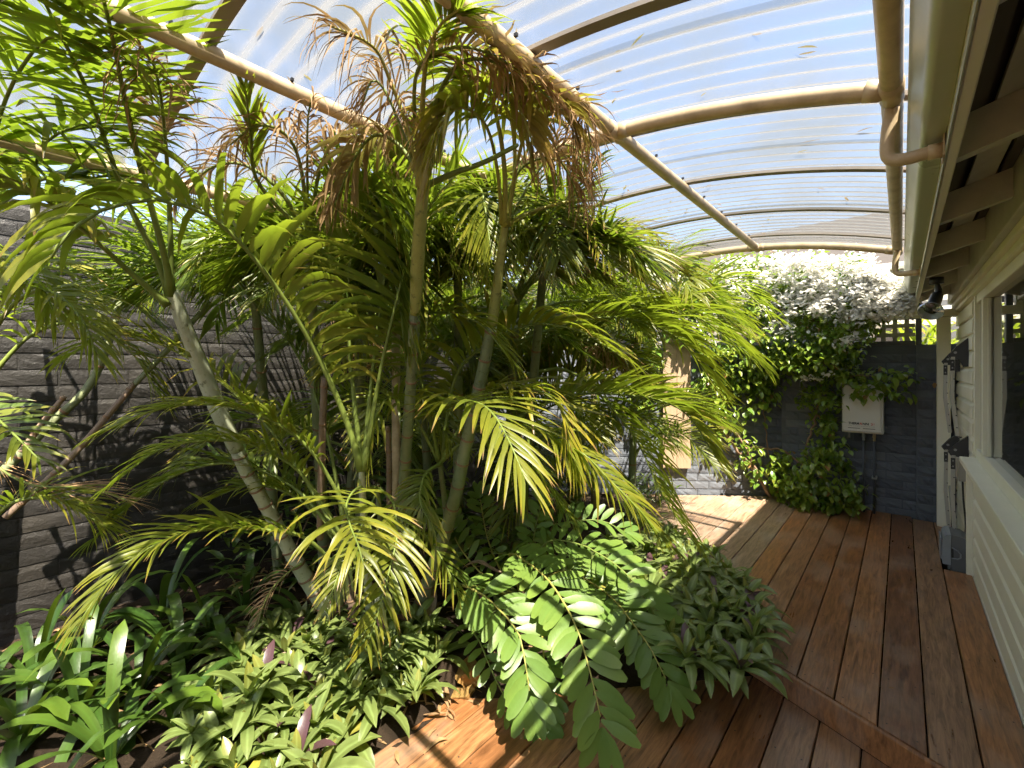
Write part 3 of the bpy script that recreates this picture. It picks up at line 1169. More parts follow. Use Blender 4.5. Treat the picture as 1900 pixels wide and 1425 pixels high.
def wbox(name, sa, sb, na, nb_, za, zb, mat, parent):
    ring = [wa + wd * s + wnn * n for s, n in ((sa, na), (sb, na), (sb, nb_), (sa, nb_))]
    vs = [(q[0], q[1], za) for q in ring] + [(q[0], q[1], zb) for q in ring]
    return mk(name, vs, [(3, 2, 1, 0), (4, 5, 6, 7), (0, 1, 5, 4), (1, 2, 6, 5), (2, 3, 7, 6), (3, 0, 4, 7)], M[mat], parent)


wbox('plank', s0, s0 + hw - .002, .050, .072, .30, 1.90, 'plank', pk)
wbox('plank', s0 + hw + .002, s1, .050, .072, .30, 1.90, 'plank', pk)
wbox('side_board', s0 + .002, s0 + .020, .006, .049, .31, 1.89, 'plank', pk)
wbox('side_board', s1 - .020, s1 - .002, .006, .049, .31, 1.89, 'plank', pk)

# ------------------------------------------------------------------ eave spotlight
lamp = thing('spotlight', 'black eave spotlight with clear glass bulb hanging below the gutter', 'lamp', P(1737, 524, 2.75))


def lamp_path(pts):
    return [P(u, v, d) for u, v, d in pts]


MB().tube(lamp_path([(1738, 515, 2.76), (1738, 527, 2.76)]), .034, 16).build('mount', M['black'], lamp, True)
MB().tube(spline(lamp_path([(1738, 524, 2.76), (1741, 538, 2.76), (1741, 548, 2.75), (1738, 554, 2.74)]), 8), [.013, .013, .016, .018, .018, .016, .014, .014], 12).build('knuckle', M['black'], lamp, True)
c0, c1 = P(1739, 548, 2.75), P(1729, 572, 2.69)
ax = (c1 - c0) / np.linalg.norm(c1 - c0)
MB().tube([c0, c0 + ax * .008, c1, c1 + ax * .004], [.022, .030, .033, .036], 20).build('holder', M['black'], lamp, True)
MB().tube([c1 - ax * .002, c1 + ax * .018, c1 + ax * .032], [.036, .056, .061], 24, False).build('reflector', M['chrome'], lamp, True)
MB().tube([c1 + ax * .032, c1 + ax * .040, c1 + ax * .047, c1 + ax * .051], [.061, .056, .040, .004], 24).build('glass_lens', M['glass'], lamp, True)

# ------------------------------------------------------------------ folded wall clothesline
cl = thing('folding_clothesline', 'folded beige wall clothesline with black hinge brackets beside window', 'clothesline', (.36, 4.95, 0))


def arm(pts, w, t, name='arm'):
    """flat bar through pts (x, y, z): w wide along Y, t thick along X"""
    vs, fs = [], []
    for (x, y, z) in pts:
        vs += [(x - t, y - w / 2, z), (x, y - w / 2, z), (x, y + w / 2, z), (x - t, y + w / 2, z)]
    for i in range(len(pts) - 1):
        for k in range(4):
            fs.append((i * 4 + k, i * 4 + (k + 1) % 4, (i + 1) * 4 + (k + 1) % 4, (i + 1) * 4 + k))
    fs += [(3, 2, 1, 0), tuple(len(vs) - 4 + k for k in range(4))]
    return mk(name, vs, fs, M['beige_metal'], cl)


def hinge(x, y, z, s=1.):
    """black triangular wing bracket against the wall"""
    prof = [(x - .10 * s, z - .02 * s), (x - .055 * s, z + .045 * s), (x + .005, z + .105 * s), (x + .01, z - .10 * s), (x - .02 * s, z - .105 * s), (x - .04 * s, z - .05 * s), (x - .085 * s, z - .045 * s)]
    o = MB().prism(prof, 'y', y - .022, y + .022).build('hinge_bracket', M['black'], cl)
    MB().tube([(x - .062 * s, y - .028, z), (x - .062 * s, y + .028, z)], .009, 10).build('bolt', M['steel'], o)
    return o


for (ya_, xa, zt) in ((4.60, .358, 1.50), (5.18, .352, 1.46)):
    hinge(xa - .002, ya_, zt)
    hinge(xa - .002, ya_, zt - .70)
    for (za, zb, dx0, dx1) in ((zt - .03, zt - .60, .065, .04), (zt - .74, .05, .062, .045)):
        a_ = arm([(xa - dx0, ya_, za), (xa - dx0 - .004, ya_, (za + zb) / 2), (xa - dx1, ya_, zb)], .045, .022)
        pp = MB().box((xa - dx0 - .026, ya_ - .0242, za - .10), (xa - dx0 - .002, ya_ - .0226, za - .02), .0007).build('pivot_plate', M['black'], a_)
        MB().box((xa - dx0 - .018, ya_ - .0255, za - .045), (xa - dx0 - .010, ya_ - .0243, za - .035)).build('rivet', M['steel'], a_)
        MB().box((xa - dx0 - .018, ya_ - .0255, za - .085), (xa - dx0 - .010, ya_ - .0243, za - .075)).build('rivet', M['steel'], a_)
        for q in np.linspace(za - .16, zb + .06, 5):
            f = (za - q) / (za - zb)
            dx = dx0 + (dx1 - dx0) * f
            MB().box((xa - dx - .016, ya_ - .0235, q - .004), (xa - dx - .009, ya_ - .0224, q + .004)).build('hole', M['black'], a_)
MB().tube(spline([(.335, 5.12, 1.05), (.33, 5.02, .92), (.335, 4.90, .86), (.332, 4.70, .88)], 12), .006, 8).build('line_cord', M['black'], cl, True)
MB().tube([(.300, 5.18, .42), (.300, 4.62, .06)], .009, 8).build('brace', M['beige_metal'], cl, True)

jb = thing('junction_box', 'small light grey electrical box on the boards behind the clothesline', 'electrical box', (.36, 4.75, .60))
MB().box((.318, 4.70, .555), (.366, 4.84, .735), .006).build('box', M['beige_metal'], jb)
MB().box((.312, 4.71, .565), (.3175, 4.83, .725), .002).build('lid', M['beige_metal'], jb)
MB().tube(spline([(.345, 4.77, .556), (.35, 4.76, .40), (.36, 4.74, .22), (.35, 4.75, .02)], 12), .006, 8).build('cable', M['black'], jb, True)

# ------------------------------------------------------------------ grey plastic case on the deck
cs = thing('plastic_case', 'grey plastic case with side handle standing against the house', 'case', (.285, 4.5, 0))
CB = .002
prof = [(.222, CB), (.352, CB), (.352, .190), (.340, .218), (.315, .232), (.262, .238), (.2622, CB + .02), (.222, CB + .02)]
body = MB().prism([(.262, CB - .05), (.355, CB - .05), (.355, .180), (.345, .212), (.318, .230), (.262, .236)], 'y', 4.375, 4.60).build('body', M['case_dark'], cs)
lidp = MB().prism([(.2595, .028), (.2595, .238), (.236, .232), (.222, .214), (.216, .18), (.214, .05), (.218, .028)], 'y', 4.370, 4.606).build('lid', M['case'], cs)
MB().box((.206, 4.40, .05), (.2135, 4.575, .20), .004).build('lid_panel', M['case'], lidp)
hp = [P_ for P_ in [(.262, 4.362, .155), (.292, 4.358, .140), (.306, 4.357, .120), (.306, 4.357, .095), (.292, 4.358, .082), (.262, 4.362, .080)]]
MB().tube(hp, .0045, 8).build('handle', M['case'], body, True)
MB().box((.262, 4.364, .085), (.272, 4.3745, .150)).build('handle_mount', M['black'], body)
MB().box((.243, 4.364, CB), (.2590, 4.3695, .03)).build('foot', M['case_dark'], body)

# ------------------------------------------------------------------ cut log and dry things in the bed


def lump(name, c, r, seed, mat, parent=None, sub=3, rough=.18):
    bm = bmesh.new()
    bmesh.ops.create_icosphere(bm, subdivisions=sub, radius=1.)
    rr = np.random.default_rng(seed)
    ph = rr.uniform(0, 6, 9)
    for v in bm.verts:
        p = v.co
        k = 1 + rough * (math.sin(p.x * 4 + ph[0]) * math.sin(p.y * 5 + ph[1]) + .6 * math.sin(p.z * 7 + ph[2]) * math.sin(p.x * 8 + ph[3]) + .3 * math.sin(p.y * 14 + ph[4]))
        v.co = Vector((p.x * r[0] * k, p.y * r[1] * k, p.z * r[2] * k))
    vs = [(v.co.x + c[0], v.co.y + c[1], v.co.z + c[2]) for v in bm.verts]
    fs = [tuple(q.index for q in f.verts) for f in bm.faces]
    bm.free()
    return mk(name, vs, fs, mat, parent, False)


def wood_cut_mat(name, a, b, c2):
    m, nt, out = new_mat(name)
    n = gnoise(nt, 18., 6, .7, (1, 1, 3))
    f = gnoise(nt, 90., 4, .7)
    c = mixc(nt, n, a, b)
    c = mixc(nt, math_n(nt, 'MULTIPLY', f, .6), c, c2)
    principled(nt, out, c, .85, .2, normal=bump(nt, f, .9, .012))
    return m


M['log'] = wood_cut_mat('rotting_wood', (.34, .18, .05), (.42, .27, .09), (.10, .055, .02))
M['log_cut'] = wood_cut_mat('fresh_cut_wood', (.48, .25, .07), (.55, .33, .11), (.24, .11, .03))
M['husk'] = wood_cut_mat('pale_husk', (.42, .30, .20), (.58, .45, .33), (.22, .14, .09))


def log(name, label, a, b, r, mat, seed):
    a, b = np.array(a), np.array(b)
    L = np.linalg.norm(b - a)
    rr = np.random.default_rng(seed)
    ax_ = (b - a) / L
    n1 = np.cross(ax_, (0, 0, 1.)); n1 /= np.linalg.norm(n1)
    n2 = np.cross(ax_, n1)
    vs, fs, m, n = [], [], 7, 14
    prof = 1 + rr.normal(0, .10, n)
    for i in range(m):
        t = i / (m - 1)
        for k in range(n):
            an = 6.283 * k / n
            q = r * (prof[k] + rr.normal(0, .035))
            vs.append(a + ax_ * (L * t + (rr.normal(0, .012) if i in (0, m - 1) else 0)) + q * (math.cos(an) * n1 + .8 * math.sin(an) * n2))
    for i in range(m - 1):
        for k in range(n):
            fs.append((i * n + k, i * n + (k + 1) % n, (i + 1) * n + (k + 1) % n, (i + 1) * n + k))
    o = thing(name, label, 'log', a)
    mk('bark', vs, fs, M[mat], o)
    mk('cut_face', [v + ax_ * .001 for v in vs[-n:]], [tuple(range(n))], M['log_cut'], o)
    mk('cut_face', vs[:n], [tuple(range(n - 1, -1, -1))], M['log_cut'], o)
    return o


log('wood_chunk', 'orange brown rotting log chunk beside the cycad', P(858, 1218, 2.30), P(872, 1262, 2.13), .052, 'log', 3)
log('wood_chunk', 'flat pale brown wood chunk at the edge of the lower deck', P(820, 1292, 2.14), P(876, 1288, 2.11), .036, 'log', 5)
log('fallen_cane', 'short pale cut cane lying among the rosette plants', P(572, 1296, 1.98), P(652, 1264, 2.05), .017, 'husk', 8)
log('fallen_cane', 'thin tan fallen cane beside the strap leaves', P(500, 1222, 2.1), P(565, 1200, 2.2), .010, 'husk', 9)


def curl(name, label, c, L, w, seed, group=None):
    """a dry curled sheath lying on the bed"""
    rr = np.random.default_rng(seed)
    an = rr.uniform(0, 6.28)
    vs, fs, m, n = [], [], 9, 5
    for i in range(m):
        t = i / (m - 1) - .5
        for k in range(n):
            s = (k / (n - 1) - .5)
            ww = w * (1 - (2 * t) ** 2 * .75)
            x, y = t * L, s * ww * 2
            z = .02 + .05 * math.cos(t * 5 + seed) * .5 + abs(s) * ww * 1.4 + rr.normal(0, .003)
            vs.append((c[0] + x * math.cos(an) - y * math.sin(an), c[1] + x * math.sin(an) + y * math.cos(an), c[2] + z))
    for i in range(m - 1):
        for k in range(n - 1):
            fs.append((i * n + k, i * n + k + 1, (i + 1) * n + k + 1, (i + 1) * n + k))
    o = mk(name, vs, fs, M['husk'], None, True)
    return tag(o, label, 'dry leaf', group)


for k, (u, v) in enumerate([(605, 1320), (628, 1345), (590, 1345), (618, 1370), (640, 1318), (600, 1385), (575, 1330)]):
    p = on_z(u, v, -.03)
    curl('dry_husk', 'pale dry curled husk among the rosette plants near the deck', (p[0], p[1], bed_h(p[0], p[1]) + .02), rng.uniform(.10, .2), rng.uniform(.012, .03), 40 + k, 'pale husks on the bed')
curl('dry_husk', 'brown dry husk leaning at the palm base beside the soil', P(800, 1130, 2.5), .28, .03, 61)
curl('dry_husk', 'tan twisted dry leaf between the canes and the cycad', P(896, 1060, 2.55), .22, .02, 62)

# ================================================================== planting


def clamp_roof(v):
    """leaves under the pergola are pressed flat against its sheets"""
    m = (v[:, 0] > -2.33) & (v[:, 0] < .05) & (v[:, 1] < 3.85) & (v[:, 1] > -1.4)
    zmax = roof_z(v[:, 0]) + .012 - .0035 * np.abs(np.sin(v[:, 1] * 60 + v[:, 0] * 40)) * 4
    v[m, 2] = np.minimum(v[m, 2], zmax[m])
    v[:, 0] = np.maximum(v[:, 0], -3.47 + .01 * np.sin(v[:, 2] * 40))
    return v


def under_roof(u, v, d):
    """the point at (u, v, d), or nearer where the line of sight would meet the roof first"""
    q = .5
    while q < d:
        p = P(u, v, q)
        if p[0] > -2.33 and p[2] > roof_z(p[0]) - .02:
            return P(u, v, q - .02)
        q += .02
    return P(u, v, d)


SHAPES = {
    'palm': lambda s: np.clip(np.minimum(.30 + s * 4.2, 1.) * (1 - s ** 2.6) ** .8, .02, 1),
    'dry': lambda s: np.clip(np.minimum(.3 + s * 4, 1.) * (1 - s ** 2) * .6 + .03, .02, 1),
    'strap': lambda s: np.clip(np.minimum(.62 + s * .6, 1.) * np.sqrt(np.clip(1 - np.clip((s - .86) / .14, 0, 1) ** 2, 0, 1)), .05, 1),
    'lance': lambda s: np.clip((.35 + 2.4 * s) * (1 - s ** 1.8) / 1.05, .03, 1),
    'ovate': lambda s: np.clip(np.sin(np.pi * np.clip(s * .92 + .06, 0, 1) ** .75) ** .8, .03, 1),
    'zamia': lambda s: np.clip(np.minimum(.22 + 2.2 * s, 1.) * np.sqrt(np.clip(1 - np.clip((s - .55) / .47, 0, 1) ** 2.4, 0, 1)), .08, 1),
}


def blades(base, D, Wd, L, W, droop, segs=5, fold=.25, curl=0., R=0., B=0., shape='palm', rs=None, roof=True):
    """N leaf blades at once; returns verts (N, rows*3, 3), faces of one blade, tint (N, rows*3, 4)"""
    N = len(base)
    rs = rs or np.random.default_rng(1)
    one = np.ones(N)
    L, W, droop, R, B, curl = L * one, W * one, droop * one, R * one, B * one, curl * one
    rows = segs + 1
    V = np.zeros((N, rows, 3, 3))
    pos = base.copy()
    d = D / (np.linalg.norm(D, axis=1, keepdims=True) + 1e-9)
    wd = Wd.copy()
    g = np.array((0, 0, -1.))
    cv = rs.normal(0, 1, (N, 3))
    cv2 = rs.normal(0, 1, (N, 3))
    sw = SHAPES[shape]
    for r in range(rows):
        s = r / segs
        wd = wd - d * np.sum(wd * d, 1, keepdims=True)
        wd /= np.linalg.norm(wd, axis=1, keepdims=True) + 1e-9
        nn = np.cross(d, wd)
        w = (W * float(sw(np.array(s))))[:, None] / 2
        V[:, r, 0] = pos - wd * w + nn * w * fold
        V[:, r, 1] = pos
        V[:, r, 2] = pos + wd * w + nn * w * fold
        if r < segs:
            pos = pos + d * (L / segs)[:, None]
            k = (droop / segs)[:, None] * (1 + 1.2 * s)
            d = d + g * k + (curl / segs)[:, None] * (cv * (1 - s) + cv2 * s) * (1 + 2 * s)
            d /= np.linalg.norm(d, axis=1, keepdims=True) + 1e-9
    V = V.reshape(N, rows * 3, 3)
    if roof:
        V = clamp_roof(V.reshape(-1, 3)).reshape(N, rows * 3, 3)
    F_ = []
    for r in range(segs):
        a = r * 3
        F_ += [(a, a + 1, a + 4, a + 3), (a + 1, a + 2, a + 5, a + 4)]
    T = np.zeros((N, rows, 3, 4))
    T[..., 0] = R[:, None, None]
    T[..., 1] = (np.arange(rows) / segs)[None, :, None]
    T[..., 2] = B[:, None, None]
    T[:, :, 0, 3] = 1
    T[:, :, 2, 3] = 1
    return V, F_, T.reshape(N, rows * 3, 4)


def set_tint(me, T):
    at = me.attributes.new('tint', 'FLOAT_COLOR', 'POINT')
    at.data.foreach_set('color', np.ascontiguousarray(T, dtype=np.float32).reshape(-1))


def joined(name, V, F_, T, mat, parent, smooth=True, local=False):
    N, n = V.shape[0], V.shape[1]
    fa = np.array(F_)
    faces = (fa[None] + (np.arange(N) * n)[:, None, None]).reshape(-1, 4)
    vs = V.reshape(-1, 3)
    if parent is not None and not local:
        vs = vs - np.array(base_of(parent))
    me = bpy.data.meshes.new(name)
    me.vertices.add(len(vs))
    me.vertices.foreach_set('co', np.ascontiguousarray(vs, dtype=np.float32).reshape(-1))
    me.loops.add(faces.size)
    me.loops.foreach_set('vertex_index', faces.reshape(-1).astype(np.int32))
    me.polygons.add(len(faces))
    me.polygons.foreach_set('loop_start', (np.arange(len(faces)) * 4).astype(np.int32))
    me.polygons.foreach_set('use_smooth', np.full(len(faces), smooth))
    me.update(calc_edges=True)
    me.materials.append(mat)
    set_tint(me, T)
    o = bpy.data.objects.new(name, me)
    COL.objects.link(o)
    if parent is not None:
        o.parent = parent
    return o


def separate(name, V, F_, T, mat, parent):
    off = np.array(base_of(parent))
    for i in range(len(V)):
        c = V[i, 1]
        me = bpy.data.meshes.new(name)
        me.from_pydata([tuple(p) for p in (V[i] - c)], [], F_)
        me.polygons.foreach_set('use_smooth', [True] * len(me.polygons))
        me.materials.append(mat)
        set_tint(me, T[i])
        o = bpy.data.objects.new(name, me)
        COL.objects.link(o)
        o.parent = parent
        o.location = tuple(c - off)


FS = [0]


def frond(palm, pts, start=.32, n=44, L=.36, W=.026, lift=28., ang=(66., 24.), droop=.8, R=.15, B=0., mat='palm', r0=.011, r1=.0028, sep=False,
          curl=.06, pmat='petiole', twist=0., one_side=0, px=True, segs=5, fold=.28, profile=(.55, 1., .45), tipdry=0.):
    FS[0] += 1
    rs = np.random.default_rng(1000 + FS[0])
    if px:
        pts = [under_roof(*p) for p in pts]
    pts = clamp_roof(np.array(pts, dtype=float))
    ns = 46
    if B < .5:
        droop, lift = droop * .72, lift + 6
    S = clamp_roof(spline(pts, ns))
    tg = np.gradient(S, axis=0)
    tg /= np.linalg.norm(tg, axis=1, keepdims=True)
    # leaf normal carried along the rachis from where it is most level
    j0 = int(np.argmin(np.abs(tg[:, 2]) + .25 * (np.arange(ns) < ns * .45)))
    N_ = np.zeros_like(S)
    z = np.array((0, 0, 1.))
    a = z - tg[j0] * tg[j0][2]
    a /= np.linalg.norm(a)
    N_[j0] = a
    for rng_ in (range(j0 + 1, ns), range(j0 - 1, -1, -1)):
        q = a
        for j in rng_:
            q = q - tg[j] * q.dot(tg[j])
            q = q / np.linalg.norm(q)
            N_[j] = q
    Sd = np.cross(tg, N_)
    if twist:
        c, s_ = math.cos(twist), math.sin(twist)
        N_, Sd = N_ * c + Sd * s_, Sd * c - N_ * s_
    rad = r0 + (r1 - r0) * np.linspace(0, 1, ns) ** .8
    rad[:4] *= np.linspace(1.5, 1.05, 4)
    fr = MB().tube(S[::2] if ns % 2 else np.vstack([S[::2], S[-1:]]), list(rad[::2]) + [r1 * .6], 7).build('frond', M[pmat], palm, True)
    if n <= 0:
        return fr
    t = start + (1 - start) * (np.linspace(0, 1, n) ** .95)
    t = np.clip(t + rs.normal(0, .003, n), 0, .999)
    Vs, Ts = [], []
    for sgn in ((-1, 1) if not one_side else (one_side,)):
        tt = np.clip(t + rs.normal(0, .004, n), 0, .999)
        f = tt * (ns - 1)
        i0 = np.minimum(f.astype(int), ns - 2)
        w = (f - i0)[:, None]

        def at_(A):
            return A[i0] * (1 - w) + A[i0 + 1] * w
        b, T_, Nn, Sx = at_(S), at_(tg), at_(N_), at_(Sd) * sgn
        rel = (tt - start) / (1 - start)
        an = np.radians(ang[0] + (ang[1] - ang[0]) * rel + rs.normal(0, 5, n))[:, None]
        lf = np.radians(lift * (1 - .3 * rel) + rs.normal(0, 8, n))[:, None]
        D = np.cos(an) * T_ + np.sin(an) * (np.cos(lf) * Sx + np.sin(lf) * Nn)
        ln = np.interp(rel, [0, .35, 1], profile) * L * rs.normal(1, .07, n)
        wd_ = W * np.interp(rel, [0, .3, 1], [.75, 1, .55]) * rs.normal(1, .08, n)
        Rr = np.clip(R + rs.normal(0, .12, n) + .1 * rel, 0, 1)
        Bb = np.clip(B + rs.normal(0, .05, n) * (B > 0) + tipdry * rel, 0, 1)
        keep = rs.random(n) > .04
        bent = rs.random(n) < .12
        V, F_, T4 = blades(b[keep], D[keep], T_[keep], ln[keep], wd_[keep], (droop * rs.normal(1, .25, n) * np.where(bent, 2.6, 1.))[keep], segs, fold, curl, Rr[keep], Bb[keep],
                           'dry' if B > .6 else 'palm', rs)
        Vs.append(V)
        Ts.append(T4)
    V, T4 = np.concatenate(Vs), np.concatenate(Ts)
    if sep:
        separate('leaflet', V, F_, T4, M[mat], fr)
    else:
        stuff(joined('leaflets', V, F_, T4, M[mat], fr))
    return fr


def trunk(palm, pts, radii, mat, name='trunk', rings=0, ring_from=0., ring_to=1., px=True):
    if px:
        pts = [P(*p) for p in pts]
    S = spline(pts, 34)
    rad = np.interp(np.linspace(0, 1, 34), np.linspace(0, 1, len(radii)), radii)
    o = MB().tube(S, rad, 14).build(name, M[mat], palm, True)
    if rings:
        mb = MB()
        tot = np.linspace(ring_from, ring_to, rings)
        for q in tot:
            f = q * 33
            i = min(int(f), 32)
            p = S[i] + (S[i + 1] - S[i]) * (f - i)
            t_ = (S[i + 1] - S[i]) / np.linalg.norm(S[i + 1] - S[i])
            r = rad[i]
            mb.tube([p - t_ * .006, p - t_ * .0035, p + t_ * .0035, p + t_ * .006], [r * .995, r * 1.10, r * 1.10, r * .995], 14, False)
        stuff(mb.build('leaf_scars', M['ring'], o, True))
    return o


def palm(label, base, name='palm', group=None):
    return thing(name, label, 'palm', base, group)


# ---- leaning pale palm, front left
A = palm('leaning palm with thick pale trunk in the left foreground', P(622, 1152, 2.55))
trunk(A, [(626, 1160, 2.56), (560, 1060, 2.42), (500, 950, 2.28), (458, 875, 2.18), (440, 835, 2.13)], [.046, .039, .034, .031, .030], 'trunk_pale', 'trunk', 12, .06, .97)
trunk(A, [(440, 836, 2.13), (405, 760, 2.05), (365, 660, 1.93), (335, 585, 1.84), (318, 540, 1.8)], [.031, .035, .033, .028, .024], 'trunk_pale', 'crownshaft')
MB().tube([P(352, 660, 1.91), P(358, 640, 1.90), P(359, 626, 1.89)], [.020, .015, .014], 10).build('cut_stub', M['petiole'], A, True)
frond(A, [(318, 548, 1.8), (306, 478, 1.73), (259, 303, 1.58), (232, 185, 1.48), (215, 100, 1.40), (190, -10, 1.33), (150, -130, 1.28)], .50, 34, .42, .022, lift=20, ang=(70, 36), droop=.45, r0=.014, sep=True, mat='palm', R=.15, twist=.5)
frond(A, [(316, 548, 1.8), (290, 478, 1.75), (236, 374, 1.67), (202, 280, 1.60), (162, 168, 1.50), (98, 34, 1.40), (40, -80, 1.33)], .42, 34, .40, .022, lift=25, ang=(66, 34), droop=.5, r0=.013, sep=True, mat='palm', R=.2, twist=-.4, pmat='petiole')
frond(A, [(312, 565, 1.8), (236, 500, 1.68), (182, 450, 1.58), (110, 390, 1.48), (34, 337, 1.38), (-60, 300, 1.30)], .48, 26, .33, .034, lift=15, ang=(70, 35), droop=1.7, r0=.014, sep=True, R=.3)
frond(A, [(318, 545, 1.8), (316, 420, 1.74), (310, 300, 1.66), (300, 190, 1.58), (285, 120, 1.52), (262, 90, 1.48)], .55, 30, .30, .02, B=.95, mat='dry', curl=.9, droop=1.8, r0=.012, R=.2, segs=6)

# ---- slender palm with the big arching frond
Bp = palm('slender palm with the big frond arching over the left foreground', P(686, 1160, 2.5))
trunk(Bp, [(688, 1170, 2.5), (680, 1040, 2.2), (674, 940, 2.03), (671, 868, 1.92)], [.024, .019, .017, .013], 'trunk_pale', 'trunk', 5, .1, .8)
frond(Bp, [(671, 872, 1.92), (636, 763, 1.86), (573, 628, 1.74), (488, 500, 1.58), (404, 411, 1.44), (337, 380, 1.36), (283, 370, 1.30), (188, 390, 1.21), (120, 440, 1.16), (95, 480, 1.14)],
      .25, 34, .34, .036, lift=52, ang=(82, 34), droop=1.6, r0=.014, r1=.004, sep=True, R=.35, fold=.2, profile=(.75, 1., .6))
frond(Bp, [(672, 872, 1.92), (657, 740, 1.92), (646, 600, 1.9), (652, 470, 1.87), (690, 370, 1.80), (740, 330, 1.74)], .50, 30, .34, .024, droop=.9, r0=.012, R=.2, sep=True)
frond(Bp, [(674, 872, 1.92), (686, 740, 1.93), (702, 600, 1.92), (722, 460, 1.86), (738, 340, 1.80), (745, 250, 1.75)], .55, 26, .36, .032, lift=25, ang=(28, 12), droop=.25, r0=.012, R=.12, sep=True)
frond(Bp, [(675, 872, 1.92), (700, 720, 1.88), (728, 590, 1.84), (757, 480, 1.80), (800, 380, 1.74), (850, 320, 1.70)], .36, 40, .42, .022, lift=18, ang=(84, 40), droop=.85, r0=.012, R=.22, sep=True)

# ---- central palm with the yellow crownshaft
Cp = palm('central palm with yellow green crownshaft reaching the roof', P(738, 1130, 2.72))
trunk(Cp, [(738, 1140, 2.72), (745, 980, 2.42), (752, 860, 2.22), (762, 720, 2.0), (770, 580, 1.78)], [.036, .031, .028, .024, .021], 'trunk_green', 'trunk', 13, .05, .98)
trunk(Cp, [(770, 582, 1.78), (774, 500, 1.68), (780, 410, 1.57), (785, 340, 1.5)], [.021, .025, .023, .019], 'trunk_yellow', 'crownshaft')
frond(Cp, [(785, 348, 1.5), (783, 230, 1.42), (790, 120, 1.36), (815, 50, 1.30), (855, 15, 1.26)], .52, 26, .24, .022, droop=1.0, r0=.013, R=.45, sep=True, ang=(60, 30), pmat='petiole_y')
frond(Cp, [(780, 345, 1.5), (760, 250, 1.45), (722, 145, 1.38), (690, 85, 1.33), (608, 46, 1.28)], .62, 22, .26, .018, B=.85, mat='dry', droop=2.4, curl=.8, r0=.010, R=.4, segs=6, pmat='petiole_y')
frond(Cp, [(788, 345, 1.5), (840, 322, 1.48), (900, 300, 1.46), (962, 268, 1.42)], n=0, r0=.011, r1=.007)
frond(Cp, [(787, 345, 1.5), (800, 220, 1.44), (840, 130, 1.39), (900, 110, 1.37), (980, 150, 1.38), (1045, 205, 1.40)], .55, 36, .20, .016, B=.92, mat='dry', droop=2.2, curl=1.0, r0=.010, segs=6)
frond(Cp, [(785, 345, 1.5), (770, 230, 1.44), (775, 130, 1.40), (830, 90, 1.37), (900, 95, 1.36), (960, 130, 1.36)], .5, 30, .24, .020, B=.88, mat='dry', droop=2.0, curl=1.0, r0=.009, segs=6)
frond(Cp, [(783, 350, 1.5), (750, 280, 1.5), (700, 250, 1.5), (660, 290, 1.52), (620, 380, 1.55)], .35, 30, .26, .020, B=.55, mat='dry', droop=2.2, curl=.7, r0=.009, segs=6)

# ---- right palm
Dp = palm('palm with ringed green trunk leaning right of the central palm', P(768, 1155, 2.65))
trunk(Dp, [(764, 1165, 2.66), (805, 1050, 2.46), (840, 940, 2.31), (866, 820, 2.17), (893, 700, 2.06), (913, 600, 1.96)], [.040, .037, .034, .031, .028, .024], 'trunk_green', 'trunk', 14, .06, .98)
trunk(Dp, [(913, 602, 1.96), (928, 490, 1.86), (938, 412, 1.8)], [.024, .021, .016], 'trunk_yellow', 'crownshaft')
frond(Dp, [(938, 418, 1.8), (935, 300, 1.64), (915, 190, 1.50), (888, 140, 1.43), (850, 175, 1.41), (808, 255, 1.42)], .52, 34, .26, .022, droop=1.4, r0=.012, R=.85, sep=True, pmat='petiole_y', tipdry=.2)
frond(Dp, [(941, 415, 1.8), (960, 300, 1.68), (985, 220, 1.57), (1022, 190, 1.51), (1062, 235, 1.52)], .50, 34, .26, .022, droop=1.7, r0=.011, R=.9, B=.25, sep=True, pmat='petiole_y', tipdry=.5)
frond(Dp, [(944, 415, 1.8), (985, 394, 1.84), (1030, 380, 1.88), (1068, 371, 1.9)], n=0, r0=.010, r1=.007, pmat='petiole_y')
frond(Dp, [(932, 415, 1.8), (922, 310, 1.66), (900, 230, 1.52), (850, 200, 1.42), (815, 250, 1.40), (800, 320, 1.40)], .5, 34, .24, .022, droop=1.6, R=1., tipdry=.35, r0=.009, pmat='petiole_y')
frond(Dp, [(940, 412, 1.8), (950, 340, 1.75), (985, 300, 1.72), (1040, 300, 1.72), (1075, 370, 1.75)], .4, 30, .30, .02, B=.9, mat='dry', droop=2.6, curl=.9, r0=.008, segs=6)

for q, (pts, pl) in enumerate([
        ([(938, 415, 1.8), (960, 320, 1.75), (1000, 240, 1.68), (1045, 190, 1.6), (1085, 220, 1.6), (1100, 290, 1.62)], Dp),
        ([(783, 345, 1.5), (745, 240, 1.45), (715, 170, 1.42), (690, 150, 1.40), (670, 200, 1.40)], Cp),
        ([(944, 410, 1.8), (990, 330, 1.8), (1040, 270, 1.75), (1080, 290, 1.75), (1095, 360, 1.78)], Dp)]):
    frond(pl, pts, .4, 46, .26, .013, B=.9, mat='dry', droop=2.4, curl=1.3, r0=.007, segs=7)
frond(Dp, [(940, 415, 1.8), (955, 320, 1.72), (950, 230, 1.6), (925, 170, 1.5), (960, 190, 1.46), (990, 270, 1.46)], .5, 34, .26, .020, droop=1.6, R=1., tipdry=.6, sep=True, pmat='petiole_y')

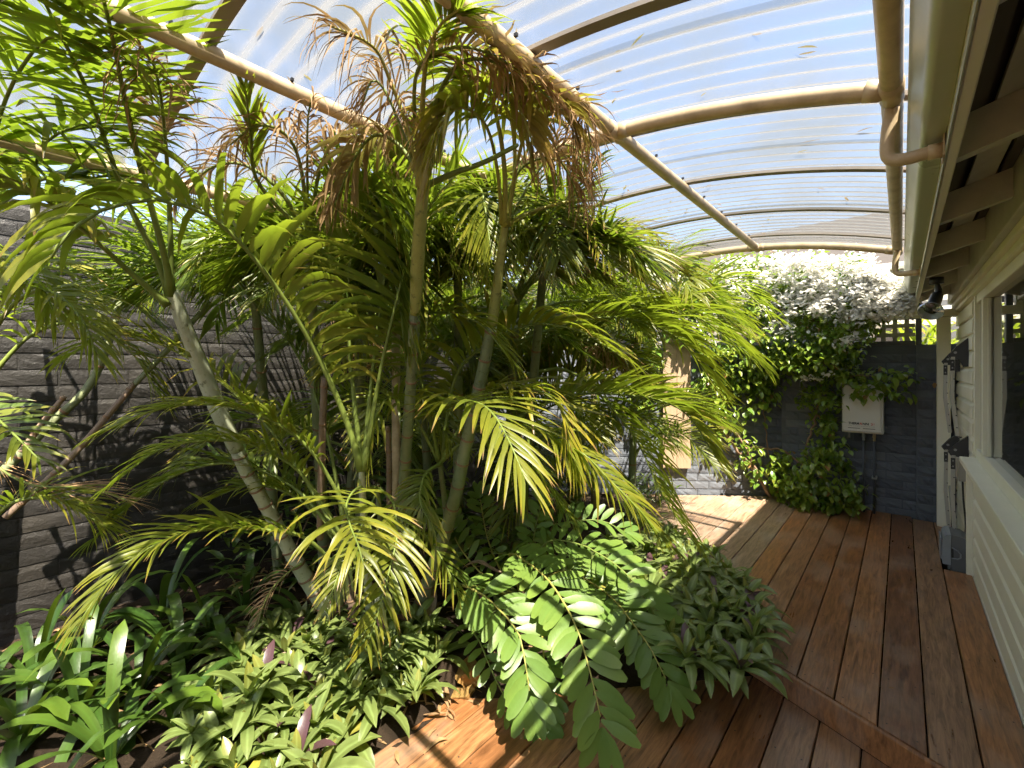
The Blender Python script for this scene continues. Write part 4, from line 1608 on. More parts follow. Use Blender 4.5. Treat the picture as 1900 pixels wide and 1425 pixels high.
# ---- palm behind on the right with long side fronds
Ep = palm('palm behind the cycad with long fronds reaching towards the flowering vine', P(930, 1010, 3.3))
trunk(Ep, [(930, 1020, 3.3), (945, 800, 2.95), (955, 620, 2.6), (958, 540, 2.45)], [.035, .03, .026, .02], 'trunk_green', 'trunk', 8)
frond(Ep, [(958, 545, 2.45), (1000, 440, 2.2), (1050, 370, 2.0), (1090, 310, 1.9)], .25, 34, .36, .026, lift=25, ang=(60, 25), droop=.35, mat='palm_dark', R=.35)
frond(Ep, [(958, 548, 2.45), (1040, 490, 2.6), (1120, 470, 2.7), (1200, 480, 2.75), (1300, 525, 2.8)], .25, 44, .34, .024, droop=1.1, mat='palm_dark', R=.4, tipdry=.4)
frond(Ep, [(955, 600, 2.5), (1050, 560, 2.6), (1180, 568, 2.75), (1281, 585, 2.8), (1331, 612, 2.8), (1408, 672, 2.8)], .25, 46, .44, .028, droop=.8, R=.5, sep=True, ang=(58, 20), lift=18)
frond(Ep, [(950, 640, 2.5), (1060, 600, 2.6), (1160, 590, 2.65), (1260, 630, 2.7), (1330, 720, 2.7)], .25, 46, .42, .026, droop=.8, R=.55, ang=(60, 22), mat='palm')
frond(Ep, [(930, 790, 2.5), (1050, 735, 2.55), (1150, 732, 2.6), (1230, 745, 2.6), (1280, 775, 2.6), (1328, 850, 2.55)], .2, 46, .36, .03, droop=.55, R=.4, sep=True, lift=40, ang=(64, 24), tipdry=.05)
frond(Ep, [(960, 560, 2.5), (1030, 470, 2.45), (1100, 440, 2.5), (1180, 500, 2.6), (1230, 590, 2.7)], .2, 40, .38, .024, droop=.9, R=.6)
frond(Ep, [(960, 545, 2.45), (1010, 440, 2.3), (1090, 420, 2.35), (1150, 450, 2.45), (1240, 500, 2.55)], .35, 34, .24, .016, B=.9, mat='dry', droop=1.8, curl=1.0, segs=6)
frond(Ep, [(960, 545, 2.45), (1040, 460, 2.4), (1120, 430, 2.45), (1190, 420, 2.5), (1250, 480, 2.5)], .4, 30, .2, .014, B=.95, mat='dry', droop=2.4, curl=1.1, segs=6)
frond(Ep, [(960, 700, 2.6), (1060, 690, 2.65), (1170, 800, 2.7), (1230, 920, 2.65), (1290, 1010, 2.6)], .3, 40, .36, .02, droop=1.2, R=.35)

# ---- low palm shoots in front
G1 = palm('low palm shoot with fronds spreading left against the charcoal wall', P(632, 1100, 2.45))
trunk(G1, [(632, 1120, 2.45), (630, 1030, 2.3), (640, 960, 2.15)], [.02, .017, .012], 'trunk_green', 'trunk', 4)
frond(G1, [(655, 965, 2.12), (580, 840, 2.0), (500, 778, 1.88), (414, 752, 1.76), (303, 757, 1.62), (195, 800, 1.52)], .30, 46, .24, .020, droop=.8, R=.25, sep=True, lift=20, ang=(60, 25))
frond(G1, [(640, 1000, 2.2), (560, 880, 2.1), (480, 830, 2.0), (414, 817, 1.92), (303, 832, 1.82), (212, 895, 1.75)], .30, 38, .24, .020, droop=1.0, R=.25, mat='palm')
frond(G1, [(632, 1060, 2.3), (570, 1000, 2.1), (498, 984, 1.98), (404, 980, 1.84), (323, 996, 1.70), (263, 1026, 1.60), (209, 1070, 1.52), (150, 1150, 1.45)], .30, 50, .26, .020, lift=22, droop=.8, R=.25, sep=True, ang=(58, 22))
frond(G1, [(632, 1000, 2.2), (540, 900, 2.2), (430, 860, 2.2), (330, 880, 2.15), (240, 940, 2.1), (175, 1000, 2.05)], .25, 44, .26, .022, droop=.9, R=.2, mat='palm_dark')
frond(G1, [(632, 1000, 2.2), (520, 820, 2.25), (400, 700, 2.25), (300, 640, 2.2), (210, 620, 2.15), (130, 660, 2.1)], .3, 44, .36, .024, droop=.9, R=.5, mat='palm')
frond(G1, [(640, 980, 2.2), (600, 780, 2.3), (540, 640, 2.35), (450, 560, 2.35), (360, 540, 2.3)], .3, 44, .40, .024, droop=.8, R=.15, mat='palm_dark')
frond(G1, [(634, 1020, 2.3), (560, 930, 2.3), (470, 900, 2.25), (380, 930, 2.2)], .25, 36, .24, .02, droop=.9, R=.2, mat='palm')

G2 = palm('small bright palm shoot drooping over the centre of the bed', P(716, 1120, 2.5))
trunk(G2, [(716, 1130, 2.5), (708, 1000, 2.3), (700, 900, 2.12)], [.018, .014, .010], 'trunk_green', 'trunk', 3)
frond(G2, [(700, 905, 2.12), (665, 905, 1.92), (643, 935, 1.76), (650, 975, 1.63), (664, 1010, 1.55), (674, 1045, 1.50)], .35, 20, .30, .021, lift=10, ang=(80, 26), droop=.95, R=.35, sep=True, r0=.007)
frond(G2, [(702, 905, 2.12), (728, 930, 2.0), (737, 990, 1.90), (722, 1060, 1.80), (704, 1130, 1.74), (682, 1195, 1.70)], .25, 30, .22, .018, lift=5, ang=(64, 28), droop=.6, R=.3, sep=True, r0=.006)
frond(G2, [(702, 905, 2.12), (660, 1000, 2.0), (630, 1060, 1.9), (610, 1120, 1.82)], .25, 24, .2, .016, lift=5, droop=.8, R=.3, r0=.005)
frond(G2, [(704, 905, 2.12), (780, 980, 2.1), (822, 1040, 2.05), (850, 1100, 2.0)], .5, 14, .2, .018, lift=5, droop=.8, R=.3, r0=.005, mat='palm_dark')

G3 = palm('palm shoot with wide fan fronds in the centre of the picture', P(838, 1090, 2.75))
trunk(G3, [(838, 1100, 2.75), (828, 960, 2.5), (815, 850, 2.3)], [.02, .017, .012], 'trunk_green', 'trunk', 4)
frond(G3, [(815, 855, 2.3), (805, 790, 2.15), (830, 750, 1.98), (880, 746, 1.84), (912, 765, 1.75), (935, 800, 1.67), (955, 842, 1.60), (972, 885, 1.55)], .33, 30, .38, .026, lift=6, ang=(72, 22), droop=.65, R=.3, sep=True, r0=.010)
frond(G3, [(818, 855, 2.3), (900, 790, 2.2), (990, 795, 2.12), (1040, 820, 2.05), (1088, 847, 2.0), (1125, 885, 1.96), (1180, 940, 1.93), (1240, 1010, 1.9)], .3, 50, .32, .022, lift=8, ang=(64, 22), droop=1.0, R=.35, sep=True)
frond(G3, [(818, 850, 2.3), (845, 700, 2.25), (903, 638, 2.17), (955, 611, 2.10), (1000, 601, 2.05), (1045, 606, 2.0), (1085, 618, 1.97), (1150, 660, 1.93)], .25, 40, .40, .026, lift=35, ang=(72, 30), droop=.9, R=.55, sep=True, tipdry=.1)
frond(G3, [(820, 850, 2.3), (900, 730, 2.2), (980, 720, 2.12), (1036, 750, 2.06), (1050, 800, 2.0), (1065, 870, 1.95)], .35, 34, .36, .026, lift=10, ang=(66, 25), droop=.7, R=.75, sep=True)
frond(G3, [(818, 850, 2.3), (840, 780, 2.35), (930, 820, 2.3), (1000, 880, 2.25), (1060, 960, 2.2)], .3, 36, .30, .02, lift=8, droop=1.0, R=.3)
frond(G3, [(815, 850, 2.3), (780, 700, 2.2), (770, 600, 2.1), (820, 580, 2.0), (890, 600, 1.95), (940, 660, 1.92)], .35, 34, .36, .022, droop=.9, R=.3)
frond(G3, [(815, 855, 2.3), (760, 760, 2.2), (720, 740, 2.1), (690, 790, 2.0), (680, 860, 1.95)], .3, 30, .26, .02, droop=.9, R=.25)
frond(G3, [(818, 860, 2.3), (790, 880, 2.2), (780, 930, 2.1), (805, 980, 2.05)], .25, 26, .2, .016, droop=.8, R=.3, mat='palm_dark')

# ---- palm with burnt crown under the left purlin
Jp = palm('palm with scorched brown crown pressed under the left purlin', P(606, 1120, 2.95))
trunk(Jp, [(606, 1130, 2.95), (592, 820, 2.5), (578, 560, 2.1), (572, 430, 1.9)], [.04, .032, .028, .02], 'trunk_green', 'trunk', 10)
frond(Jp, [(572, 435, 1.9), (560, 320, 1.76), (535, 255, 1.68), (480, 232, 1.65), (425, 270, 1.66)], .35, 34, .26, .018, B=.9, mat='dry', droop=2.0, curl=.9, segs=6)
frond(Jp, [(574, 435, 1.9), (592, 320, 1.76), (622, 265, 1.70), (680, 255, 1.68), (725, 300, 1.7)], .35, 34, .26, .018, B=.92, mat='dry', droop=2.3, curl=.9, segs=6)
frond(Jp, [(568, 435, 1.9), (520, 355, 1.78), (450, 305, 1.72), (385, 315, 1.70), (340, 370, 1.7)], .35, 34, .26, .018, B=.85, mat='dry', droop=1.8, curl=.8, segs=6)
frond(Jp, [(572, 435, 1.9), (570, 300, 1.72), (572, 215, 1.62), (582, 178, 1.58)], .55, 14, .22, .02, B=.95, mat='dry', droop=3., curl=.8, segs=6, r0=.007)
frond(Jp, [(572, 440, 1.9), (480, 340, 1.75), (466, 250, 1.64), (455, 165, 1.55)], .45, 20, .2, .02, R=.6, ang=(25, 10), droop=.2)
frond(Jp, [(574, 440, 1.9), (610, 370, 1.84), (665, 345, 1.80), (720, 390, 1.78), (755, 480, 1.78)], .3, 40, .38, .026, R=.15, mat='palm_dark', droop=.9)
frond(Jp, [(568, 440, 1.9), (530, 400, 2.0), (470, 420, 2.2), (430, 500, 2.4), (400, 600, 2.5)], .3, 40, .34, .022, R=.15, mat='palm_dark', droop=.9)
frond(Jp, [(576, 440, 1.9), (625, 390, 1.88), (690, 420, 1.88), (735, 530, 1.9), (750, 640, 1.9)], .3, 40, .40, .026, R=.15, mat='palm_dark', droop=.8)
frond(Jp, [(572, 445, 1.95), (600, 390, 2.0), (650, 380, 2.05), (690, 450, 2.1), (700, 560, 2.1)], .3, 36, .36, .022, R=.3, mat='palm', droop=.9)

# ---- crowns that fill the middle of the clump
rk = np.random.default_rng(404)


def crown(label, u, v, d, foot, n, Lp, R=.2, dry=0., L=.42, W=.0155, spread=(-35, 215), dark=.35):
    kp = palm(label, P(*foot))
    trunk(kp, [foot, ((foot[0] + u) / 2, (foot[1] + v) / 2, (foot[2] + d) / 2), (u, v, d)], [.034, .028, .02], 'trunk_green', 'trunk', 9)
    for k in range(n):
        th = math.radians(spread[0] + (spread[1] - spread[0]) * (k + rk.uniform(0, 1)) / n)
        c, s_ = math.cos(th), max(math.sin(th), .12)
        l = Lp * rk.uniform(.8, 1.2)
        dz = rk.uniform(-.4, .25)
        pts = [(u, v, d), (u + .35 * l * c, v - .45 * l * s_, d + .3 * dz), (u + .75 * l * c, v - .52 * l * s_, d + .7 * dz), (u + 1.1 * l * c, v - .2 * l * s_ + .18 * l, d + dz)]
        dr_ = rk.random() < dry
        frond(kp, pts, .26, 50, L * rk.uniform(.9, 1.2), W, droop=.65 if not dr_ else 1.9, R=float(np.clip(R + rk.normal(0, .12), 0, 1)), B=.9 if dr_ else 0., curl=.9 if dr_ else .06,
              mat='dry' if dr_ else ('palm_dark' if rk.random() < dark else 'palm'), segs=5)


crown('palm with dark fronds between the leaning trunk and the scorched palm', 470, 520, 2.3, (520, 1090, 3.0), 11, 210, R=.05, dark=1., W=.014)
crown('palm with dark fronds between the scorched palm and the central palm', 665, 480, 2.3, (670, 1060, 3.0), 13, 220, R=.15, dry=.08)
crown('palm with dense crown between the central and right trunks', 850, 480, 2.25, (850, 1060, 3.0), 15, 210, R=.25, dry=.15)
crown('palm with half withered crown right of the leaning green trunk', 1010, 480, 2.25, (960, 1040, 3.1), 15, 170, R=.4, dry=.35, L=.32)

crown('palm with fine yellowing fronds in front of the sunlit angled wall', 1060, 690, 3.3, (1060, 955, 3.6), 14, 125, R=.45, dry=.05, L=.40, dark=.4)

# ---- palm outside the frame on the left and its canes
Hp = palm('palm at the left edge with dark overhanging fronds', P(-60, 1120, 2.15))
trunk(Hp, [(-60, 1130, 2.15), (-62, 800, 2.1), (-50, 500, 2.05), (-40, 420, 2.0)], [.04, .034, .03, .022], 'trunk_green', 'trunk', 8)
frond(Hp, [(-40, 430, 2.0), (-10, 250, 1.9), (50, 110, 1.8), (130, 60, 1.75), (230, 110, 1.72)], .25, 28, .42, .028, droop=1.3, R=.15, mat='palm', sep=True)
frond(Hp, [(-40, 430, 2.0), (20, 330, 1.95), (90, 260, 1.9), (170, 230, 1.88), (260, 270, 1.88)], .25, 38, .42, .030, droop=1.2, R=.2, mat='palm_dark')
frond(Hp, [(-42, 440, 2.0), (0, 380, 2.1), (90, 330, 2.15), (200, 350, 2.2), (300, 430, 2.25)], .25, 40, .36, .024, droop=.9, R=.2, mat='palm_dark')
frond(Hp, [(-45, 700, 2.0), (-20, 760, 1.9), (20, 800, 1.8), (70, 850, 1.75)], .2, 18, .26, .024, droop=.6, R=.2, mat='palm_dark')
frond(Hp, [(-45, 520, 2.0), (0, 480, 1.9), (60, 500, 1.8), (100, 580, 1.75)], .25, 26, .36, .026, droop=1.2, R=.3)
frond(Hp, [(-45, 800, 2.0), (-10, 860, 1.95), (60, 900, 1.95), (160, 905, 1.95), (240, 930, 1.95)], .2, 26, .3, .008, B=1., mat='dry', droop=.3, curl=.1, ang=(25, 10), r0=.006)


def cane(label, pts, radii, mat, top=None):
    c = thing('palm_cane', label, 'cane', P(*pts[0]))
    trunk(c, pts, radii, mat, 'stem', 5, .1, .95)
    if top:
        trunk(c, top[0], top[1], 'trunk_green', 'green_top')
    return c


cane('dark green cane leaning across the charcoal wall at far left', [(-10, 890, 2.12), (90, 790, 2.22), (180, 690, 2.32), (245, 480, 2.4)], [.020, .019, .017, .014], 'trunk_green')
cane('tan cane turning green leaning left of the pale trunk', [(10, 960, 2.0), (130, 850, 2.12), (250, 712, 2.27)], [.014, .014, .013], 'trunk_brown', ([(250, 713, 2.27), (310, 650, 2.32), (390, 560, 2.42)], [.013, .014, .012]))
cane('short tan cane stub at the left edge below the dark cane', [(40, 840, 2.1), (75, 790, 2.15), (120, 735, 2.2)], [.014, .013, .011], 'trunk_brown')
cane('upright brown dead cane left of the slender palm', [(594, 1000, 2.3), (597, 840, 2.15), (602, 700, 2.05)], [.017, .017, .015], 'trunk_brown')
cane('short brown cane between the slender palm and the central palm', [(722, 960, 2.5), (722, 860, 2.4), (720, 790, 2.35)], [.015, .015, .013], 'trunk_brown')
cane('thick brown cane at the foot of the leaning pale palm', [(668, 1180, 2.45), (640, 1060, 2.4), (622, 960, 2.35)], [.026, .022, .018], 'trunk_brown')

for q, pts in enumerate([
        [(-20, 700, 2.1), (60, 620, 2.15), (150, 600, 2.2), (240, 650, 2.25), (300, 740, 2.3)],
        [(-20, 560, 2.1), (80, 500, 2.15), (190, 520, 2.2), (290, 600, 2.3)],
        [(-30, 640, 1.9), (30, 560, 1.8), (90, 540, 1.75), (150, 590, 1.7), (180, 660, 1.7)],
        [(-30, 980, 1.9), (30, 930, 1.9), (110, 930, 1.95), (200, 980, 2.0)]]):
    frond(Hp, pts, .2, 40, .30, .016, droop=1.0, R=.3, mat='palm' if q != 1 else 'palm_dark')

# ---- dense palms at the back of the clump
rb = np.random.default_rng(77)
backs = [(-2.7, 1.5, 'left behind the leaning trunk'), (-2.5, 2.1, 'behind the slender palm'), (-2.2, 2.6, 'behind the central palm'), (-1.9, 3.0, 'behind the right palm'), (-2.9, 2.7, 'deep in the corner by the charcoal wall'), (-1.7, 3.5, 'farthest back beside the angled wall')]
for q, (bx, by, where) in enumerate(backs):
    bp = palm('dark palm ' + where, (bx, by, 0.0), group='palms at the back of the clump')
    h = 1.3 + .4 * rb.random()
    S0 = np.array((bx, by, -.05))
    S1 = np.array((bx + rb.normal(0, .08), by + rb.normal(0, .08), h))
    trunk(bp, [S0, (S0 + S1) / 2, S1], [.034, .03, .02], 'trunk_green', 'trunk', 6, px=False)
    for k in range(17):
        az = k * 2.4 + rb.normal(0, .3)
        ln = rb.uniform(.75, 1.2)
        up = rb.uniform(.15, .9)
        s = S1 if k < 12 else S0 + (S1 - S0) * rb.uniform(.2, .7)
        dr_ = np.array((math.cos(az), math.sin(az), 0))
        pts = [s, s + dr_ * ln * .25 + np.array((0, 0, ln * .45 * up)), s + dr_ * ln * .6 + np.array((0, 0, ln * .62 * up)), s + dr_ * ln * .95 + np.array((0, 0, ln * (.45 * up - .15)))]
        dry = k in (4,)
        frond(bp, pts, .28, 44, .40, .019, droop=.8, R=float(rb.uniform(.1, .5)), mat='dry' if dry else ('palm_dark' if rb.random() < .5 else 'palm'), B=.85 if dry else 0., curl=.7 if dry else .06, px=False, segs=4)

# ------------------------------------------------------------------ cycad with broad leaflets
zb = P(968, 1135, 2.62)
Z = thing('cycad', 'cycad with broad oval leaflets spilling over the lower deck', 'cycad', zb)
lump('stem', zb + np.array((0, 0, .03)), (.07, .07, .09), 4, M['stem'], Z)


def zfrond(pts, n=12, L=.15, W=.052, lift=8, R=.1, start=.25, twist=0., droop=.22, ang=(74, 46), mat='zamia', sep=True, prof=(.55, 1., .8)):
    FS[0] += 1
    rs = np.random.default_rng(3000 + FS[0])
    S = spline([zb + np.array((0, 0, .08))] + [P(*p) for p in pts], 40)
    tg = np.gradient(S, axis=0)
    tg /= np.linalg.norm(tg, axis=1, keepdims=True)
    z = np.array((0, 0, 1.)) * .9 + np.array((SN, -CS, 0)) * .45     # upper faces look up and towards the deck
    N_ = z[None] - tg * (tg @ z)[:, None]
    N_ /= np.linalg.norm(N_, axis=1, keepdims=True)
    Sd = np.cross(tg, N_)
    if twist:
        c, s_ = math.cos(twist), math.sin(twist)
        N_, Sd = N_ * c + Sd * s_, Sd * c - N_ * s_
    fr = MB().tube(S[::2], list(np.linspace(.0075, .0028, 20)), 7).build('frond', M['petiole_y'] if rs.random() < .6 else M['petiole'], Z, True)
    Vs, Ts = [], []
    for sgn in (-1, 1):
        t = np.append(start + (.985 - start) * np.linspace(0, 1, n), .995)
        t = np.clip(t + rs.normal(0, .004, len(t)) + (.012 if sgn > 0 else 0), 0, .999)
        i = np.minimum((t * 39).astype(int), 38)
        w = (t * 39 - i)[:, None]
        b, T_, Nn, Sx = [A_[i] * (1 - w) + A_[i + 1] * w for A_ in (S, tg, N_, Sd)]
        rel = (t - start) / (1 - start)
        an = np.radians(ang[0] + (ang[1] - ang[0]) * rel ** 1.5 + rs.normal(0, 4, len(t)))[:, None]
        an[-1] = math.radians(14)
        lf = np.radians(lift + rs.normal(0, 8, len(t)))[:, None]
        D = np.cos(an) * T_ + np.sin(an) * (np.cos(lf) * Sx * sgn + np.sin(lf) * Nn)
        ln = L * np.interp(rel, [0, .4, 1], prof) * rs.normal(1, .05, len(t))
        wd_ = W * np.interp(rel, [0, .4, 1], [.8, 1, .92]) * rs.normal(1, .06, len(t))
        Wd_ = np.cross(Nn, D)
        Wd_ = Wd_ + Nn * rs.normal(0, .12, len(t))[:, None] - Nn * .14 * sgn
        V, F_, T4 = blades(b, D, Wd_, ln, wd_, droop * rs.normal(1, .3, len(t)), 6, .14, .03, np.clip(R + rs.normal(0, .1, len(t)), 0, 1), 0., 'zamia', rs, roof=False)
        Vs.append(V)
        Ts.append(T4)
    separate('leaflet', np.concatenate(Vs), F_, np.concatenate(Ts), M[mat], fr)


zfrond([(860, 1085, 2.22), (900, 1106, 2.08), (957, 1167, 1.93), (972, 1215, 1.86), (985, 1300, 1.78)], 21, .165, .050, start=.34)
zfrond([(945, 1030, 2.42), (977, 1043, 2.28), (1014, 1073, 2.14), (1041, 1110, 2.03), (1068, 1160, 1.93), (1085, 1211, 1.84), (1102, 1275, 1.75), (1119, 1352, 1.67)], 22, .175, .052, start=.28, R=.2)
zfrond([(1040, 1060, 2.45), (1105, 1086, 2.34), (1146, 1120, 2.24), (1172, 1154, 2.16), (1205, 1200, 2.06), (1228, 1245, 1.98), (1242, 1272, 1.94)], 20, .170, .048, start=.36, R=.1)
zfrond([(1010, 1010, 2.6), (1072, 1009, 2.55), (1097, 1020, 2.5), (1130, 1039, 2.44), (1157, 1060, 2.38), (1176, 1081, 2.33), (1204, 1122, 2.26), (1235, 1175, 2.2)], 20, .180, .048, start=.3, R=.1)
zfrond([(965, 1010, 2.7), (1000, 982, 2.72), (1035, 972, 2.72), (1067, 967, 2.72), (1116, 966, 2.72), (1165, 990, 2.7)], 14, .13, .040, start=.3, lift=30)
zfrond([(880, 1150, 2.3), (895, 1200, 2.12), (915, 1250, 2.02), (945, 1310, 1.95)], 11, .10, .036, start=.4, R=.0)
zfrond([(985, 1060, 2.66), (990, 1000, 2.68), (1005, 930, 2.7)], 11, .12, .036, start=.3, lift=20)
zfrond([(935, 1070, 2.7), (905, 1000, 2.75), (890, 920, 2.75)], 11, .12, .036, start=.3, lift=20)
zfrond([(1000, 1150, 2.35), (1010, 1240, 2.05), (1005, 1320, 1.93), (1012, 1380, 1.86)], 10, .12, .044, start=.55, R=.0)
zfrond([(900, 1070, 2.55), (850, 1010, 2.6), (830, 950, 2.6)], 10, .12, .036, start=.35, lift=20)

# ------------------------------------------------------------------ strap-leaved plants, front left
rsx = np.random.default_rng(21)


def strap_plant(label, u, v, n=12, L=.42, W=.044, group=None, z0=None, up=None):
    p = on_z(u, v, -.05)
    p[2] = bed_h(p[0], p[1]) if z0 is None else z0
    o = thing('strap_leaf_plant', label, 'plant', p, group)
    az = np.arange(n) * 2.4 + rsx.normal(0, .3, n)
    el = np.radians(rsx.uniform(32, 82, n))
    D = np.stack([np.cos(az) * np.cos(el), np.sin(az) * np.cos(el), np.sin(el)], 1)
    base = p + np.stack([np.cos(az), np.sin(az), np.zeros(n)], 1) * .02 + np.array((0, 0, .01))
    Wd_ = np.stack([-np.sin(az), np.cos(az), np.zeros(n)], 1)
    V, F_, T4 = blades(base, D, Wd_, L * rsx.uniform(.7, 1.12, n), W * rsx.uniform(.8, 1.15, n), rsx.uniform(.9, 2.3, n), 9, .16, .05, rsx.uniform(0, .35, n), 0., 'strap', rsx, roof=False)
    V[:, :, 2] = np.maximum(V[:, :, 2], bed_h(p[0], p[1]) + .004 + .004 * np.arange(n)[:, None] / n)
    separate('leaf', V, F_, T4, M['strap'], o)
    return o


for (u, v, n, L, lab) in [
        (150, 1340, 13, .44, 'dark green strap-leaved plant, second from the bottom left corner'),
        (255, 1300, 14, .46, 'large strap-leaved plant left of the rosette carpet'),
        (335, 1250, 13, .46, 'strap-leaved plant in the middle of the dark green clump'),
        (395, 1200, 12, .44, 'upright strap-leaved plant closest to the leaning palm trunk'),
        (40, 1400, 13, .44, 'strap-leaved plant in the bottom left corner'),
        (205, 1425, 13, .42, 'strap-leaved plant at the bottom edge beside the rosettes'),
        (60, 1290, 12, .42, 'strap-leaved plant against the charcoal wall at far left'),
        (300, 1165, 11, .46, 'tall strap-leaved plant against the charcoal wall under the low frond'),
        (165, 1235, 12, .44, 'strap-leaved plant at the back of the clump beside the wall'),
        (455, 1150, 9, .40, 'narrow strap-leaved plant near the rusty dry frond'),
        (330, 1370, 12, .38, 'strap-leaved plant overlapping the rosette carpet'),
        (-40, 1340, 12, .44, 'strap-leaved plant cut by the left edge')]:
    strap_plant(lab, u, v, n, L)
# rusty dead frond lying by the strap leaves
dead = thing('dead_frond', 'rusty dead palm frond lying behind the strap leaves', 'dead frond', P(535, 1062, 2.35))
frond(dead, [(560, 1045, 2.36), (535, 1062, 2.32), (500, 1100, 2.26), (470, 1170, 2.22)], .1, 24, .2, .010, B=1., mat='dry', droop=.8, curl=.15, r0=.005)

# ------------------------------------------------------------------ rosette ground plants
rsr = np.random.default_rng(33)
LV = []
for k, (el, L, W, dr_, pu) in enumerate([(74, .115, .032, .5, 0), (60, .15, .038, .8, 0), (46, .18, .043, 1.0, 0), (32, .195, .045, 1.1, 0), (18, .19, .045, 1.0, 0), (50, .15, .036, .8, .9), (68, .10, .030, .3, 0), (40, .17, .041, 1.4, .0), (24, .17, .036, 1.6, 0)]):
    e = math.radians(el)
    V, F_, T4 = blades(np.zeros((1, 3)), np.array([[math.cos(e), 0, math.sin(e)]]), np.array([[0, 1., 0]]), L, W, dr_, 6, .30, .04, .35 if el > 65 else (1. if el == 24 else .08), pu, 'lance', np.random.default_rng(k), roof=False)
    me = bpy.data.meshes.new('leaf')
    me.from_pydata([tuple(p) for p in V[0]], [], F_)
    me.polygons.foreach_set('use_smooth', [True] * len(me.polygons))
    me.materials.append(M['rosette'])
    set_tint(me, T4[0])
    LV.append((me, V[0], F_, T4[0]))


def rosette_spec(rs):
    n = int(rs.integers(10, 14))
    out = []
    for i in range(n):
        f = i / n
        k = [0, 6, 1, 1, 2, 2, 7, 3, 3, 4, 4, 3, 4, 4][min(13, int(f * 14))]
        if rs.random() < .03:
            k = 5
        elif f > .6 and rs.random() < .12:
            k = 8
        out.append((k, i * 2.399 + rs.normal(0, .15), rs.uniform(.85, 1.15), rs.normal(0, .12)))
    return out


RM = []
for k in range(6):
    rs = np.random.default_rng(500 + k)
    Vs, Ts = [], []
    for (kk, az, sc, tl) in rosette_spec(rs):
        v = LV[kk][1] * sc
        c, s = math.cos(az), math.sin(az)
        Vs.append(np.stack([v[:, 0] * c - v[:, 1] * s, v[:, 0] * s + v[:, 1] * c, v[:, 2]], 1))
        Ts.append(LV[kk][3])
    o = joined('rosette_plant', np.array(Vs), LV[0][2], np.array(Ts), M['rosette'], None)
    RM.append(o.data)
    bpy.data.objects.remove(o, do_unlink=True)


def inside(p, poly):
    c, n = False, len(poly)
    for i in range(n):
        (x0, y0), (x1_, y1_) = poly[i], poly[(i + 1) % n]
        if (y0 > p[1]) != (y1_ > p[1]) and p[0] < (x1_ - x0) * (p[1] - y0) / (y1_ - y0) + x0:
            c = not c
    return c


def scatter(poly_px, zg, spacing, tries=6000, rs=rsr):
    poly = [tuple(on_z(u, v, zg)[:2]) for u, v in poly_px]
    xs_, ys_ = [p[0] for p in poly], [p[1] for p in poly]
    out = []
    for _ in range(tries):
        p = (rs.uniform(min(xs_), max(xs_)), rs.uniform(min(ys_), max(ys_)))
        if inside(p, poly) and all((p[0] - q[0]) ** 2 + (p[1] - q[1]) ** 2 > spacing ** 2 for q in out):
            out.append(p)
    return out


def rosettes(pts, zf, label, group, near, scale=(.85, 1.15)):
    pts = sorted(pts, key=lambda p: p[0] ** 2 + p[1] ** 2)
    for i, (x, y) in enumerate(pts):
        z = zf(x, y)
        s = rsr.uniform(*scale)
        rot = (rsr.normal(0, .16), rsr.normal(0, .16), rsr.uniform(0, 6.28))
        if i < near:
            o = thing('rosette_plant', label, 'plant', (x, y, z), group)
            for (k, az, sc, tl) in rosette_spec(rsr):
                c = bpy.data.objects.new('leaf', LV[k][0])
                COL.objects.link(c)
                c.parent = o
                c.rotation_euler = (0, tl, az)
                c.scale = (sc,) * 3
        else:
            o = bpy.data.objects.new('rosette_plant', RM[int(rsr.integers(0, 6))])
            COL.objects.link(o)
            o.location = (x, y, z)
            tag(o, label, 'plant', group)
        o.rotation_euler = rot
        o.scale = (s,) * 3


left_px = [(330, 1500), (660, 1440), (700, 1390), (800, 1335), (822, 1250), (800, 1195), (660, 1168), (560, 1172), (480, 1200), (430, 1260), (370, 1350)]
lp = scatter(left_px, -.05, .088)
lp = [p for p in lp if p[0] < -1.56]
rosettes(lp, lambda x, y: bed_h(x, y) + rsr.uniform(.02, .07), 'green rosette plant with pale striped leaves in the carpet left of the lower deck', 'rosettes left of the lower deck', 44, (.65, 1.25))
right_px = [(1190, 985), (1255, 1000), (1325, 1040), (1372, 1085), (1402, 1140), (1408, 1205), (1395, 1270), (1320, 1275), (1250, 1250), (1200, 1150), (1150, 1060)]
rp = scatter(right_px, .05, .082)
rosettes(rp, lambda x, y: .02 + rsr.uniform(.02, .10), 'dark green and purple rosette plant spilling over the raised deck edge', 'rosettes at the raised deck edge', 30, (.8, 1.1))
mid_px = [(860, 1170), (960, 1080), (1130, 1010), (1200, 1060), (1230, 1200), (1100, 1180), (960, 1160)]
mp_ = scatter(mid_px, .0, .16)
rosettes(mp_, lambda x, y: bed_h(x, y) + .03, 'green rosette plant half hidden under the cycad fronds', 'rosettes under the cycad', 6)

# ------------------------------------------------------------------ broad-leaved undergrowth
rsu = np.random.default_rng(55)


